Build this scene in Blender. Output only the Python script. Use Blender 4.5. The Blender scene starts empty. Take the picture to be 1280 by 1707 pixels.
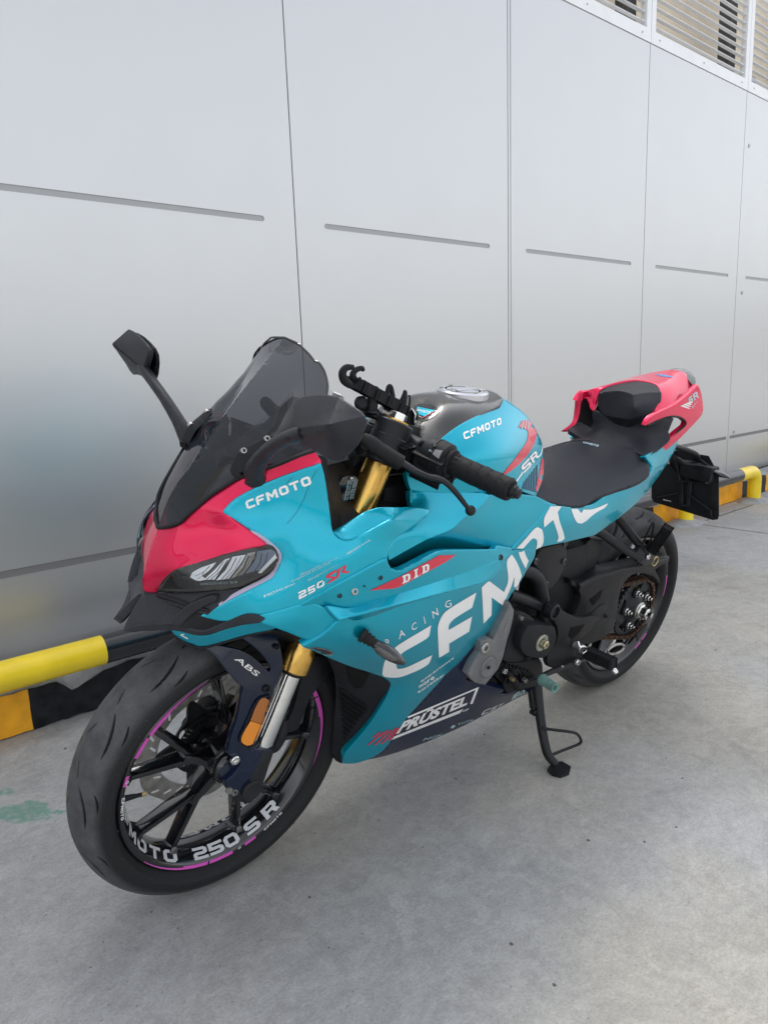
import bpy, bmesh, math, random
import numpy as np
from mathutils import Vector, Matrix
from mathutils.bvhtree import BVHTree
from mathutils.geometry import tessellate_polygon
random.seed(4); rng = np.random.default_rng(4)
S = bpy.context.scene
COL = S.collection
PI = math.pi

# ---------------------------------------------------------------- camera
F_PX, CX, CY = 1190.0, 640.0, 853.5
RC = np.array([[0.76173134, -0.15264432, 0.62965473],
               [-0.64683721, -0.12371259, 0.75252695],
               [-0.03697275, -0.98050747, -0.19297178]])   # world -> camera rows
CAMH = 1.03
cam = bpy.data.cameras.new('camera'); camo = bpy.data.objects.new('camera', cam); COL.objects.link(camo)
cam.sensor_fit = 'VERTICAL'; cam.sensor_height = 36.0; cam.lens = F_PX/1707*36
cam.clip_start = .05; cam.clip_end = 500
r_, d_, f_ = Vector(RC[:, 0]), Vector(RC[:, 1]), Vector(RC[:, 2])
camo.matrix_world = Matrix(((r_.x, -d_.x, -f_.x, 0), (r_.y, -d_.y, -f_.y, 0), (r_.z, -d_.z, -f_.z, CAMH), (0, 0, 0, 1)))
S.camera = camo
# ---------------------------------------------------------------- sky, sun, exposure
W = bpy.data.worlds.new('World'); S.world = W; W.use_nodes = True
nt = W.node_tree; nt.nodes.clear()
out = nt.nodes.new('ShaderNodeOutputWorld'); bg = nt.nodes.new('ShaderNodeBackground')
sky = nt.nodes.new('ShaderNodeTexSky'); sky.sky_type = 'NISHITA'; sky.sun_disc = False
SUN_EL, SUN_AZ = math.radians(58), math.radians(20)
sky.sun_elevation = SUN_EL; sky.sun_rotation = SUN_AZ
sky.air_density = 1.0; sky.dust_density = 3.0; sky.ozone_density = 1.0
hsv = nt.nodes.new('ShaderNodeHueSaturation'); hsv.inputs['Saturation'].default_value = .22
nt.links.new(sky.outputs[0], hsv.inputs['Color']); nt.links.new(hsv.outputs[0], bg.inputs['Color'])
bg.inputs['Strength'].default_value = .15
nt.links.new(bg.outputs[0], out.inputs['Surface'])
sl = bpy.data.lights.new('sun', 'SUN'); sl.energy = .75; sl.angle = math.radians(26); sl.color = (1, .96, .9)
slo = bpy.data.objects.new('sun', sl); COL.objects.link(slo)
# sun_rotation is measured from +Y towards +X
sd = Vector((math.sin(SUN_AZ)*math.cos(SUN_EL), math.cos(SUN_AZ)*math.cos(SUN_EL), math.sin(SUN_EL)))
slo.rotation_euler = sd.to_track_quat('Z', 'Y').to_euler()
slo.location = (0, 0, 8)
S.view_settings.view_transform = 'Standard'; S.view_settings.look = 'None'
S.view_settings.exposure = 1.38; S.view_settings.gamma = 1
S.view_settings.use_curve_mapping = False

# ---------------------------------------------------------------- materials
def mat(name, col, rough=.5, metal=0., coat=0., bump=None, noise=None, spec=.5, alpha=None, trans=0., emit=None):
    m = bpy.data.materials.new(name); m.use_nodes = True
    n = m.node_tree.nodes; l = m.node_tree.links; b = n['Principled BSDF']
    b.inputs['Base Color'].default_value = (*col, 1); b.inputs['Roughness'].default_value = rough
    b.inputs['Metallic'].default_value = metal; b.inputs['Specular IOR Level'].default_value = spec if sum(col) > .12 or coat else spec*.45
    b.inputs['Coat Weight'].default_value = coat; b.inputs['Coat Roughness'].default_value = .04
    b.inputs['Transmission Weight'].default_value = trans
    tc = n.new('ShaderNodeTexCoord')
    if noise:      # (scale, amount, [rough amount])
        nz = n.new('ShaderNodeTexNoise'); nz.inputs['Scale'].default_value = noise[0]; nz.inputs['Detail'].default_value = 6
        l.new(tc.outputs['Object'], nz.inputs['Vector'])
        mr = n.new('ShaderNodeMapRange'); mr.inputs['To Min'].default_value = 1-noise[1]; mr.inputs['To Max'].default_value = 1+noise[1]
        mr.inputs['From Min'].default_value = .3; mr.inputs['From Max'].default_value = .7
        l.new(nz.outputs[0], mr.inputs['Value'])
        mx = n.new('ShaderNodeVectorMath'); mx.operation = 'SCALE'; mx.inputs[0].default_value = col
        l.new(mr.outputs[0], mx.inputs['Scale']); l.new(mx.outputs[0], b.inputs['Base Color'])
        if len(noise) > 2:
            m2 = n.new('ShaderNodeMapRange'); m2.inputs['To Min'].default_value = rough-noise[2]; m2.inputs['To Max'].default_value = rough+noise[2]
            m2.inputs['From Min'].default_value = .3; m2.inputs['From Max'].default_value = .7
            l.new(nz.outputs[0], m2.inputs['Value']); l.new(m2.outputs[0], b.inputs['Roughness'])
    if bump:       # (scale, strength)
        nb = n.new('ShaderNodeTexNoise'); nb.inputs['Scale'].default_value = bump[0]; nb.inputs['Detail'].default_value = 4
        l.new(tc.outputs['Object'], nb.inputs['Vector'])
        bp = n.new('ShaderNodeBump'); bp.inputs['Strength'].default_value = bump[1]; bp.inputs['Distance'].default_value = .002
        l.new(nb.outputs[0], bp.inputs['Height']); l.new(bp.outputs[0], b.inputs['Normal'])
    return m

def flake(name, col, metal=.55, rough=.34, coat=.65):
    m = mat(name, col, rough, metal, coat, noise=(900, .10), spec=.2)
    return m
M_TEAL = flake('teal_metallic_paint', (.0, .375, .51), .66)
M_PINK = flake('pink_metallic_paint', (.72, .004, .068), .55)
M_NAVY = flake('navy_metallic_paint', (.003, .010, .036), .15, coat=.35)
M_WHITE = mat('white_vinyl', (.80, .80, .79), .35)
M_PALE = mat('pale_print', (.42, .58, .62), .4)
M_RED = mat('red_vinyl', (.62, .012, .045), .3, coat=.5)
M_MAG = mat('magenta_vinyl', (.62, .09, .46), .3)
M_NVY2 = mat('navy_print', (.01, .03, .10), .3)
M_SILV = mat('silver_print', (.72, .73, .75), .32, .25)
M_BLK = mat('black_plastic', (.012, .0125, .015), .50, noise=(40, .25, .1), bump=(1500, .15))
M_BLKM = mat('matte_black_metal', (.020, .021, .024), .38, .2, noise=(30, .3, .1), bump=(500, .1))
M_BLKG = mat('gloss_black', (.008, .008, .010), .12, coat=.6, noise=(25, .3, .05))
M_RUB = mat('rubber', (.013, .013, .014), .66, noise=(18, .35, .1), bump=(300, .25))
M_SEAT = mat('seat_vinyl', (.019, .021, .028), .46, noise=(14, .15, .06), bump=(1200, .35))
M_MIRR = mat('mirror_shell', (.026, .028, .034), .32, noise=(22, .2, .08), bump=(1800, .2))
M_GREY = mat('grey_cast_cover', (.16, .16, .165), .42, .3, noise=(30, .15, .08), bump=(900, .15))
M_DGR = mat('dark_cast_metal', (.022, .022, .024), .45, .3, noise=(20, .35, .12), bump=(500, .2))
M_GOLD = mat('gold_anodised', (.66, .40, .10), .24, .95, noise=(60, .1, .05))
M_CHR = mat('chrome', (.72, .72, .70), .16, 1.0, noise=(30, .1, .05))
M_STEEL = mat('steel', (.42, .41, .39), .34, .9, noise=(60, .25, .1))
M_BRASS = mat('brass_worn', (.42, .33, .16), .35, .8)
M_RUST = mat('chain_rusty', (.085, .042, .024), .6, .5, noise=(120, .5))
M_DISC = mat('brake_steel', (.50, .48, .45), .40, .65, noise=(50, .3, .08))
M_NAVYP = mat('dark_navy_plastic', (.005, .011, .030), .22, .0, coat=.30, spec=.3, noise=(14, .15, .06))
M_ORNG = mat('amber_reflector', (.80, .26, .01), .2, coat=.8, bump=(400, .4))
M_ORND = mat('amber_reflector_hatched', (.42, .13, .008), .25, coat=.8, bump=(700, .8))
M_LAV = mat('pale_rim_trim', (.42, .40, .52), .35)
M_GRN = mat('faded_green_rubber', (.13, .25, .22), .6, noise=(60, .2))
M_LENS = mat('clear_lens', (.09, .085, .08), .25, .5, coat=.6, bump=(600, .9))
M_GLASS = mat('mirror_glass', (.8, .8, .82), .03, 1.0)
M_REFL = mat('headlight_reflector', (.96, .97, .98), .22, .0, bump=(160, .3))
# smoked screen
M_SMOKE = bpy.data.materials.new('smoked_screen'); M_SMOKE.use_nodes = True
n = M_SMOKE.node_tree.nodes; l = M_SMOKE.node_tree.links; n.clear()
o = n.new('ShaderNodeOutputMaterial'); mx = n.new('ShaderNodeMixShader'); tr = n.new('ShaderNodeBsdfTransparent'); tr.inputs[0].default_value = (.23, .245, .265, 1)
gl = n.new('ShaderNodeBsdfPrincipled'); gl.inputs['Base Color'].default_value = (.020, .025, .033, 1); gl.inputs['Roughness'].default_value = .06; gl.inputs['Specular IOR Level'].default_value = .9
lw = n.new('ShaderNodeLayerWeight'); lw.inputs['Blend'].default_value = .35
mr = n.new('ShaderNodeMapRange'); mr.inputs['To Min'].default_value = .36; mr.inputs['To Max'].default_value = .96
l.new(lw.outputs['Facing'], mr.inputs['Value']); l.new(mr.outputs[0], mx.inputs[0]); l.new(tr.outputs[0], mx.inputs[1]); l.new(gl.outputs[0], mx.inputs[2]); l.new(mx.outputs[0], o.inputs[0])
# carbon weave
M_CARB = mat('carbon_weave', (.03, .03, .034), .28, .2, .6)
n = M_CARB.node_tree.nodes; l = M_CARB.node_tree.links; b = n['Principled BSDF']
tc = n.new('ShaderNodeTexCoord'); wv = n.new('ShaderNodeTexWave'); wv.inputs['Scale'].default_value = 62; wv.wave_type = 'BANDS'; wv.bands_direction = 'X'
w2 = n.new('ShaderNodeTexWave'); w2.inputs['Scale'].default_value = 120; w2.bands_direction = 'Y'
mm = n.new('ShaderNodeMath'); mm.operation = 'MULTIPLY'; cr = n.new('ShaderNodeMapRange'); cr.inputs['To Min'].default_value = .010; cr.inputs['To Max'].default_value = .060
l.new(tc.outputs['Object'], wv.inputs['Vector']); l.new(tc.outputs['Object'], w2.inputs['Vector'])
l.new(wv.outputs['Fac'], mm.inputs[0]); l.new(w2.outputs['Fac'], mm.inputs[1]); l.new(mm.outputs[0], cr.inputs['Value']); l.new(cr.outputs[0], b.inputs['Base Color'])

# ---------------------------------------------------------------- object helpers
def link(o, parent=None):
    COL.objects.link(o)
    if parent is not None: o.parent = parent
    return o
def tag(o, label=None, cat=None, group=None, kind=None):
    if label: o['label'] = label
    if cat: o['category'] = cat
    if group: o['group'] = group
    if kind: o['kind'] = kind
    return o
def empty(name, parent=None, mw=None):
    o = bpy.data.objects.new(name, None); o.empty_display_size = .1; link(o, parent)
    if mw is not None: o.matrix_world = mw
    return o
def bobj(name, bm, m, parent=None, angle=32, kind=None):
    me = bpy.data.meshes.new(name); bm.normal_update(); bm.to_mesh(me); bm.free()
    for p in me.polygons: p.use_smooth = True
    try: me.set_sharp_from_angle(angle=math.radians(angle))
    except Exception: pass
    for k in (m if isinstance(m, (list, tuple)) else [m]): me.materials.append(k)
    o = link(bpy.data.objects.new(name, me), parent)
    if kind: o['kind'] = kind
    return o
def V(*a): return Vector(a)
def frame(d):
    d = d.normalized(); a = Vector((0, 0, 1)) if abs(d.z) < .9 else Vector((1, 0, 0))
    x = a.cross(d).normalized(); return x, d.cross(x)
def crom(P, n=6):
    P = [Vector(p) for p in P]
    if len(P) < 3: return P
    Q = [P[0]*2-P[1]]+P+[P[-1]*2-P[-2]]; R = []
    for i in range(1, len(Q)-2):
        for k in range(n):
            t = k/n; a, b, c, d = Q[i-1:i+3]
            R.append(.5*((2*b)+(c-a)*t+(2*a-5*b+4*c-d)*t*t+(3*b-a-3*c+d)*t**3))
    return R+[P[-1]]
def tube(bm, P, r, n=12, smooth=6, cap=True, flat=1.0, up=None):
    """sweep; r = number or list (per control point); flat squashes one axis"""
    if any(p is None for p in P): P = [p for p in P if p is not None]; r = r[0] if isinstance(r, (list, tuple)) else r
    k = len(P)
    if k < 2: return bm
    rr = list(r) if isinstance(r, (list, tuple)) else [r]*k
    if smooth and k > 2:
        X = crom([Vector((*p,)) for p in P], smooth)
        ri = []
        for i in range(k-1):
            ri += [rr[i]+(rr[i+1]-rr[i])*j/smooth for j in range(smooth)]
        ri.append(rr[-1])
    else: X = [Vector(p) for p in P]; ri = rr
    rings = []; px = None
    for i, p in enumerate(X):
        d = (X[min(i+1, len(X)-1)]-X[max(i-1, 0)])
        if d.length < 1e-9: d = Vector((0, 0, 1))
        d.normalize()
        if px is None: x = (Vector(up).cross(d).normalized() if up is not None else frame(d)[0])
        else: x = (px-d*px.dot(d)).normalized()
        px = x; y = d.cross(x)
        rings.append([bm.verts.new(p+(x*math.cos(2*PI*j/n)+y*math.sin(2*PI*j/n)*flat)*ri[i]) for j in range(n)])
    for a, b in zip(rings, rings[1:]):
        for j in range(n): bm.faces.new((a[j], a[(j+1) % n], b[(j+1) % n], b[j]))
    if cap: bm.faces.new(rings[0][::-1]); bm.faces.new(rings[-1])
    return bm
def lathe(bm, p0, axis, prof, n=24, closed=False):
    """prof = [(dist along axis, radius)]"""
    p0 = Vector(p0); axis = Vector(axis).normalized(); x, y = frame(axis); rings = []
    for h, r in prof:
        rings.append([bm.verts.new(p0+axis*h+(x*math.cos(2*PI*j/n)+y*math.sin(2*PI*j/n))*max(r, 1e-5)) for j in range(n)])
    for a, b in zip(rings, rings[1:]):
        for j in range(n): bm.faces.new((a[j], a[(j+1) % n], b[(j+1) % n], b[j]))
    if closed:
        a, b = rings[-1], rings[0]
        for j in range(n): bm.faces.new((a[j], a[(j+1) % n], b[(j+1) % n], b[j]))
    else:
        bm.faces.new(rings[0][::-1]); bm.faces.new(rings[-1])
    return bm
def cyl(bm, a, b, r, r2=None, n=16, bev=0):
    a = Vector(a); b = Vector(b); L = (b-a).length; r2 = r if r2 is None else r2
    if bev: return lathe(bm, a, b-a, [(0, r-bev), (bev, r), (L-bev, r2), (L, r2-bev)], n)
    return lathe(bm, a, b-a, [(0, r), (L, r2)], n)
def box(bm, c, s, rot=None, bev=0):
    r = bmesh.ops.create_cube(bm, size=1); vs = r['verts']
    Mx = Matrix.Translation(Vector(c)) @ (rot.to_4x4() if rot is not None else Matrix.Identity(4)) @ Matrix.Diagonal((*s, 1))
    for v in vs: v.co = Mx @ v.co
    if bev:
        es = list({e for v in vs for e in v.link_edges})
        bmesh.ops.bevel(bm, geom=es, offset=bev, segments=2, profile=.6, affect='EDGES')
    return bm
def rotm(fx, up=(0, 0, 1)):
    """matrix whose x axis is fx, z close to up"""
    x = Vector(fx).normalized(); y = Vector(up).cross(x).normalized(); z = x.cross(y)
    return Matrix((x, y, z)).transposed()
def extrude_poly(bm, P3, d, bev=0):
    """closed planar outline P3 extruded by vector d"""
    d = Vector(d)
    vs = [bm.verts.new(Vector(p)) for p in P3]; f = bm.faces.new(vs); f.normal_update()
    r = bmesh.ops.extrude_face_region(bm, geom=[f])
    nv = [g for g in r['geom'] if isinstance(g, bmesh.types.BMVert)]
    nf = [g for g in r['geom'] if isinstance(g, bmesh.types.BMFace)]
    for v in nv: v.co += d
    allf = list({ff for v in vs+nv for ff in v.link_faces})
    bmesh.ops.recalc_face_normals(bm, faces=allf)
    if bev:
        es = list({e for ff in [f]+nf if ff.is_valid for e in ff.edges})
        bmesh.ops.bevel(bm, geom=es, offset=bev, segments=2, profile=.6, affect='EDGES')
    return bm

# ================================================================= THE SETTING
WY = 2.5                      # face of the cladding
# ground
def ground_material():
    m = bpy.data.materials.new('trowelled_concrete'); m.use_nodes = True
    n = m.node_tree.nodes; l = m.node_tree.links; b = n['Principled BSDF']; b.inputs['Roughness'].default_value = .62
    tc = n.new('ShaderNodeTexCoord')
    def noise(sc, det=6, rough=.55, off=(0, 0, 0), str_=(1, 1, 1), dist=0):
        mp = n.new('ShaderNodeMapping'); mp.inputs['Location'].default_value = off; mp.inputs['Scale'].default_value = str_
        nz = n.new('ShaderNodeTexNoise'); nz.inputs['Scale'].default_value = sc; nz.inputs['Detail'].default_value = det; nz.inputs['Roughness'].default_value = rough; nz.inputs['Distortion'].default_value = dist
        l.new(tc.outputs['Object'], mp.inputs[0]); l.new(mp.outputs[0], nz.inputs['Vector']); return nz.outputs[0]
    def ramp(x, a, b_, c0, c1):
        r = n.new('ShaderNodeMapRange'); r.interpolation_type = 'SMOOTHSTEP'; r.inputs['From Min'].default_value = a; r.inputs['From Max'].default_value = b_; r.inputs['To Min'].default_value = c0; r.inputs['To Max'].default_value = c1
        l.new(x, r.inputs['Value']); return r.outputs[0]
    def mul(x, y, op='MULTIPLY'):
        k = n.new('ShaderNodeMath'); k.operation = op
        for i, q in enumerate((x, y)):
            if isinstance(q, (int, float)): k.inputs[i].default_value = q
            else: l.new(q, k.inputs[i])
        return k.outputs[0]
    v = ramp(noise(1.6, 8, .6, dist=.6), .3, .7, .91, 1.07)
    v = mul(v, ramp(noise(9, 10, .75, (3, 1, 0), dist=1.8), .3, .7, .87, 1.11))
    v = mul(v, ramp(noise(45, 7, .75, (9, 1, 0), dist=.6), .3, .7, .90, 1.08))
    v = mul(v, ramp(noise(190, 4, .7), .3, .7, .86, 1.10))
    # trowel swirls
    v = mul(v, ramp(noise(12, 5, .6, (1, 2, 0), (1, 3.2, 1), 3.5), .45, .62, 1.0, 1.07))
    # darker damp patches
    v = mul(v, ramp(noise(2.3, 5, .6, (7, 4, 0), dist=1.2), .55, .72, 1.0, .84))
    # pits
    v = mul(v, ramp(noise(95, 2, .5, (5, 5, 0)), .24, .31, .55, 1.0))
    cc = n.new('ShaderNodeCombineColor')
    warm = ramp(noise(1.1, 4, .5, (11, 3, 0)), .35, .65, .0, 1.0)
    l.new(mul(v, ramp(warm, 0, 1, .35, .38)), cc.inputs[0]); l.new(mul(v, ramp(warm, 0, 1, .354, .364)), cc.inputs[1]); l.new(mul(v, ramp(warm, 0, 1, .354, .324)), cc.inputs[2])
    # green paint spill near the kerb
    def blob(x, y, rx, ry, ang=0):
        mp = n.new('ShaderNodeMapping'); mp.vector_type = 'TEXTURE'; mp.inputs['Location'].default_value = (x, y, 0); mp.inputs['Rotation'].default_value = (0, 0, ang); mp.inputs['Scale'].default_value = (rx, ry, 1)
        l.new(tc.outputs['Object'], mp.inputs[0])
        g = n.new('ShaderNodeVectorMath'); g.operation = 'LENGTH'; l.new(mp.outputs[0], g.inputs[0])
        s = mul(g.outputs['Value'], ramp(noise(14, 5, .7, dist=1), .3, .7, -.45, .45), 'ADD')
        return ramp(s, .72, 1.05, 1, 0)
    k = n.new('ShaderNodeMix'); k.data_type = 'RGBA'; k.inputs['B'].default_value = (.10, .26, .20, 1)
    g1 = mul(blob(.325, 1.80, .085, .040, -.9), blob(.24, 1.94, .075, .04, -.4), 'MAXIMUM')
    l.new(mul(mul(g1, ramp(noise(60, 5, .7), .3, .6, .35, 1)), .85), k.inputs['Factor']); l.new(cc.outputs[0], k.inputs['A'])
    # pale scuffs
    k2 = n.new('ShaderNodeMix'); k2.data_type = 'RGBA'; k2.inputs['B'].default_value = (.46, .46, .44, 1)
    sc = mul(mul(blob(.60, 1.20, .10, .035, .5), blob(.78, .93, .085, .02, 1.1), 'MAXIMUM'), ramp(noise(160, 4, .8), .45, .6, 0, .75))
    l.new(sc, k2.inputs['Factor']); l.new(k.outputs['Result'], k2.inputs['A'])
    l.new(k2.outputs['Result'], b.inputs['Base Color'])
    l.new(ramp(noise(6, 6, .6, (2, 8, 0)), .3, .7, .50, .72), b.inputs['Roughness'])
    bp = n.new('ShaderNodeBump'); bp.inputs['Strength'].default_value = .35; bp.inputs['Distance'].default_value = .004
    l.new(mul(mul(noise(130, 5, .7), noise(14, 6, .7, dist=1.5), 'ADD'), mul(noise(700, 3, .7), .4), 'ADD'), bp.inputs['Height']); l.new(bp.outputs[0], b.inputs['Normal'])
    return m
M_GROUND = ground_material()
bm = bmesh.new()
J = .005
for x0, x1, y0, y1 in ((-60, 4.39-J, -60, 2.30), (4.39+J, 8.4-J, -60, 2.14-J), (4.39+J, 8.4-J, 2.14+J, 2.30), (8.4+J, 60, -60, 2.14-J), (8.4+J, 60, 2.14+J, 2.30)):
    if 1:
        vs = [bm.verts.new((x, y, 0)) for x, y in ((x0, y0), (x1, y0), (x1, y1), (x0, y1))]; bm.faces.new(vs)
vs = [bm.verts.new((x, y, -.006)) for x, y in ((-60, -60), (60, -60), (60, 4), (-60, 4))]; bm.faces.new(vs)
tag(bobj('ground', bm, M_GROUND), kind='structure')

M_YEL = mat('yellow_road_paint', (.92, .67, .02), .33, noise=(9, .10, .06), bump=(90, .15), coat=.15)
M_YEK = mat('orange_yellow_kerb_paint', (.84, .38, .010), .5, noise=(16, .18, .08), bump=(60, .5))
M_BKP = mat('black_pipe_paint', (.012, .013, .017), .22, noise=(9, .3, .06), coat=.3)
M_BKK = mat('black_kerb_paint', (.014, .015, .018), .42, noise=(25, .5, .12), bump=(60, .5))
M_CONC = mat('rough_cement', (.30, .31, .32), .8, noise=(18, .22, .05), bump=(120, .8))

# grit and chips lying on the slab
bm = bmesh.new(); rg = random.Random(11)
for k in range(260):
    x = rg.uniform(.1, 5.5); y = rg.uniform(.35, 2.2); r = rg.choice((.0012, .0016, .002, .003))*rg.uniform(.7, 1.3)
    if y > 1.95: r *= 1.5
    n_ = 6; b0 = [bm.verts.new((x+r*math.cos(t+k)*rg.uniform(.6, 1.4), y+r*math.sin(t+k)*rg.uniform(.6, 1.4), -.0002)) for t in np.linspace(0, 2*PI, n_+1)[:-1]]
    tp = bm.verts.new((x, y, r*.8))
    for j in range(n_): bm.faces.new((b0[j], b0[(j+1) % n_], tp))
tag(bobj('grit', bm, mat('grit_dark', (.10, .095, .085), .8), kind='stuff'), 'tiny dark grit and chips scattered over the concrete', 'grit')
# kerb: cement body with painted face blocks
KY0, KY1, KH = 2.235, 2.40, .145
def notch_(x): return float(np.interp(x, [.50, .54, .585, .65, .70, .76], [0, .006, .052, .015, .005, 0]))
def wob(x, a=.0016): return a*math.sin(x*7.3)+a*.7*math.sin(x*17.1+1)+a*.5*math.sin(x*41+2)
kerb = tag(empty('kerb'), 'low concrete kerb painted in yellow and black blocks along the wall foot', 'kerb')
bm = bmesh.new()
N = 900; rows = []
for i in range(N+1):
    x = -3+12*i/N; yy = KY0 if x < 3 else KY0+.055
    yo = KY0+.055*min(1, max(0, (x-1.5)/2))
    notch = notch_(x)
    rows.append([bm.verts.new(p) for p in ((x, yo+.014+wob(x,.002), -.02), (x, yo+.010+wob(x,.002), KH-.010-notch*1.0), (x, yo+.018+notch*.8+wob(x,.002), KH-notch*.6+wob(x*1.3, .002)), (x, KY1+.03, KH+wob(x, .002)), (x, KY1+.03, -.02))])
for a, b in zip(rows, rows[1:]):
    for j in range(4): bm.faces.new((a[j], b[j], b[j+1], a[j+1]))
bobj('cement_body', bm, M_CONC, kerb, 50)
def kerb_block(x0, x1, m):
    bm = bmesh.new(); n = max(6, int((x1-x0)/.02)); nz = 6; g = []
    for i in range(n+1):
        x = x0+(x1-x0)*i/n; yo = KY0+.055*min(1, max(0, (x-1.5)/2))
        notch = notch_(x)
        top = KH-.012-notch+wob(x*2, .003)+random.uniform(-.0015, .0015)
        bot = .003+random.uniform(0, .003)
        g.append([bm.verts.new((x+wob(x+j, .0002), yo+.002+wob(x*1.5+j, .0012), bot+(top-bot)*j/nz)) for j in range(nz+1)])
    for a, b in zip(g, g[1:]):
        for j in range(nz): bm.faces.new((a[j], b[j], b[j+1], a[j+1]))
    r = bmesh.ops.extrude_face_region(bm, geom=bm.faces[:])
    for v in r['geom']:
        if isinstance(v, bmesh.types.BMVert): v.co.y += .0035
    bobj('painted_block', bm, m, kerb, 50)
edges = [-2.7, -1.1, -.55, .455, 1.45, 2.45, 3.3, 4.13, 5.39, 5.80, 6.8, 7.7, 8.6]
for i in range(len(edges)-1): kerb_block(edges[i]+.001, edges[i+1]-.001, M_YEK if i % 2 == (0 if False else 0) and False else (M_YEK if i in (0, 2, 5, 7, 9, 11) else M_BKK))

# guard rails: bent steel pipe on posts with cement collars
def rail(x0, x1, posts, ztop, bands, label):
    r = .046; zc = ztop-r
    R = tag(empty('guard_rail', mw=Matrix.Translation((posts[-1], 2.2, 0))), label, 'guard rail', 'pipe guard rails in front of the kerb')
    ox = posts[-1]
    def pt(x): return (x-ox, 0, zc)
    bend = .075
    for a, b, m in bands:
        bm = bmesh.new(); P = []
        if a <= x0+1e-6: P += [(x0-ox, 0, -.01), (x0-ox, 0, zc-bend-.01)]+[(x0-ox+bend*(1-math.cos(t)), 0, zc-bend+bend*math.sin(t)) for t in np.linspace(.05, PI/2, 9)]
        else: P += [pt(a)]
        if b >= x1-1e-6: P += [(x1-ox-bend*(1-math.cos(t)), 0, zc-bend+bend*math.sin(t)) for t in np.linspace(PI/2, .05, 9)]+[(x1-ox, 0, zc-bend-.01), (x1-ox, 0, -.01)]
        else: P += [pt(b)]
        tube(bm, P, r if m is M_YEL else r-.0004, 28, 0); bobj('pipe_band', bm, m, R, 60)
    for x in posts:
        if abs(x-x0) > .05 and abs(x-x1) > .05:
            bm = bmesh.new(); cyl(bm, (x-ox, 0, -.01), (x-ox, 0, zc-.02), r-.002, n=28); bobj('post', bm, M_YEL, R)
        bm = bmesh.new(); nn = 32; rings = []
        for rr, z in ((.20, -.01), (.165, .006), (.12, .016), (.07, .028), (.04, .031)):
            rings.append([bm.verts.new((x-ox+rr*(1+.12*math.sin(3*t+x)+.06*math.sin(5*t))*math.cos(t)*.85, rr*.62*(1+.08*math.sin(4*t+x))*math.sin(t), z)) for t in np.linspace(0, 2*PI, nn+1)[:-1]])
        for a, b in zip(rings, rings[1:]):
            for j in range(nn): bm.faces.new((a[j], a[(j+1) % nn], b[(j+1) % nn], b[j]))
        bobj('cement_collar', bm, M_CONC, R, 60)
rail(-1.4, 2.55, [-1.4, 1.9, 2.55], .254, [(-1.4, -.30, M_BKP), (-.30, .672, M_YEL), (.672, 1.55, M_BKP), (1.55, 2.55, M_YEL)], 'yellow and black pipe rail beside the front wheel')
rail(3.37, 5.37, [3.37, 4.37, 5.37], .268, [(3.37, 3.6, M_YEL), (3.6, 5.10, M_BKP), (5.10, 5.37, M_YEL)], 'yellow and black pipe rail behind the rear wheel')
rail(6.6, 8.6, [6.6, 8.6], .268, [(6.6, 7.4, M_YEL), (7.4, 8.0, M_BKP), (8.0, 8.6, M_YEL)], 'farthest yellow and black pipe rail along the wall')

# wall cladding
def panel_material():
    m = mat('satin_aluminium_panel', (.575, .58, .585), .34, .74)
    n = m.node_tree.nodes; l = m.node_tree.links; b = n['Principled BSDF']
    tc = n.new('ShaderNodeTexCoord'); nz = n.new('ShaderNodeTexNoise'); nz.inputs['Scale'].default_value = 1.1; nz.inputs['Detail'].default_value = 3
    l.new(tc.outputs['Object'], nz.inputs['Vector'])
    bp = n.new('ShaderNodeBump'); bp.inputs['Strength'].default_value = .12; bp.inputs['Distance'].default_value = .01
    l.new(nz.outputs[0], bp.inputs['Height']); l.new(bp.outputs[0], b.inputs['Normal'])
    n2 = n.new('ShaderNodeTexNoise'); n2.inputs['Scale'].default_value = 5; n2.inputs['Detail'].default_value = 5; l.new(tc.outputs['Object'], n2.inputs['Vector'])
    mr = n.new('ShaderNodeMapRange'); mr.inputs['To Min'].default_value = .31; mr.inputs['To Max'].default_value = .39; l.new(n2.outputs[0], mr.inputs['Value']); l.new(mr.outputs[0], b.inputs['Roughness'])
    return m
M_PANEL = panel_material()
M_SLOT = mat('slot_strip', (.36, .365, .37), .45, .4)
M_FRM = mat('white_louvre_paint', (.82, .83, .85), .4, noise=(8, .04))
M_IN = mat('beige_interior', (.72, .63, .49), .8, noise=(4, .1))
M_DARKG = mat('dark_joint', (.10, .10, .105), .8)
M_DCOL = mat('dark_column', (.06, .06, .06), .7, noise=(14, .3))
M_BLUE = mat('blue_sign_paint', (.02, .14, .42), .5)
def fill2d(loops, th=0.):
    """2-D curve fill (even-odd) -> list of verts, faces"""
    cu = bpy.data.curves.new('t', 'CURVE'); cu.dimensions = '2D'; cu.fill_mode = 'BOTH' if th else 'FRONT'; cu.extrude = th
    for L in loops:
        sp = cu.splines.new('POLY'); sp.points.add(len(L)-1); sp.use_cyclic_u = True
        for i, p in enumerate(L): sp.points[i].co = (p[0], p[1], 0, 1)
    ob = bpy.data.objects.new('t', cu); COL.objects.link(ob)
    dg = bpy.context.evaluated_depsgraph_get(); me = bpy.data.meshes.new_from_object(ob.evaluated_get(dg))
    vs = [tuple(v.co) for v in me.vertices]; fs = [tuple(p.vertices) for p in me.polygons]
    bpy.data.objects.remove(ob); bpy.data.curves.remove(cu); bpy.data.meshes.remove(me)
    return vs, fs
def slot_loop(x0, x1, z, hh):
    L = []
    for t in np.linspace(-PI/2, PI/2, 9): L.append((x1-hh+hh*math.cos(t), z+hh*math.sin(t)))
    for t in np.linspace(PI/2, 3*PI/2, 9): L.append((x0+hh+hh*math.cos(t), z+hh*math.sin(t)))
    return L
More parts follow.
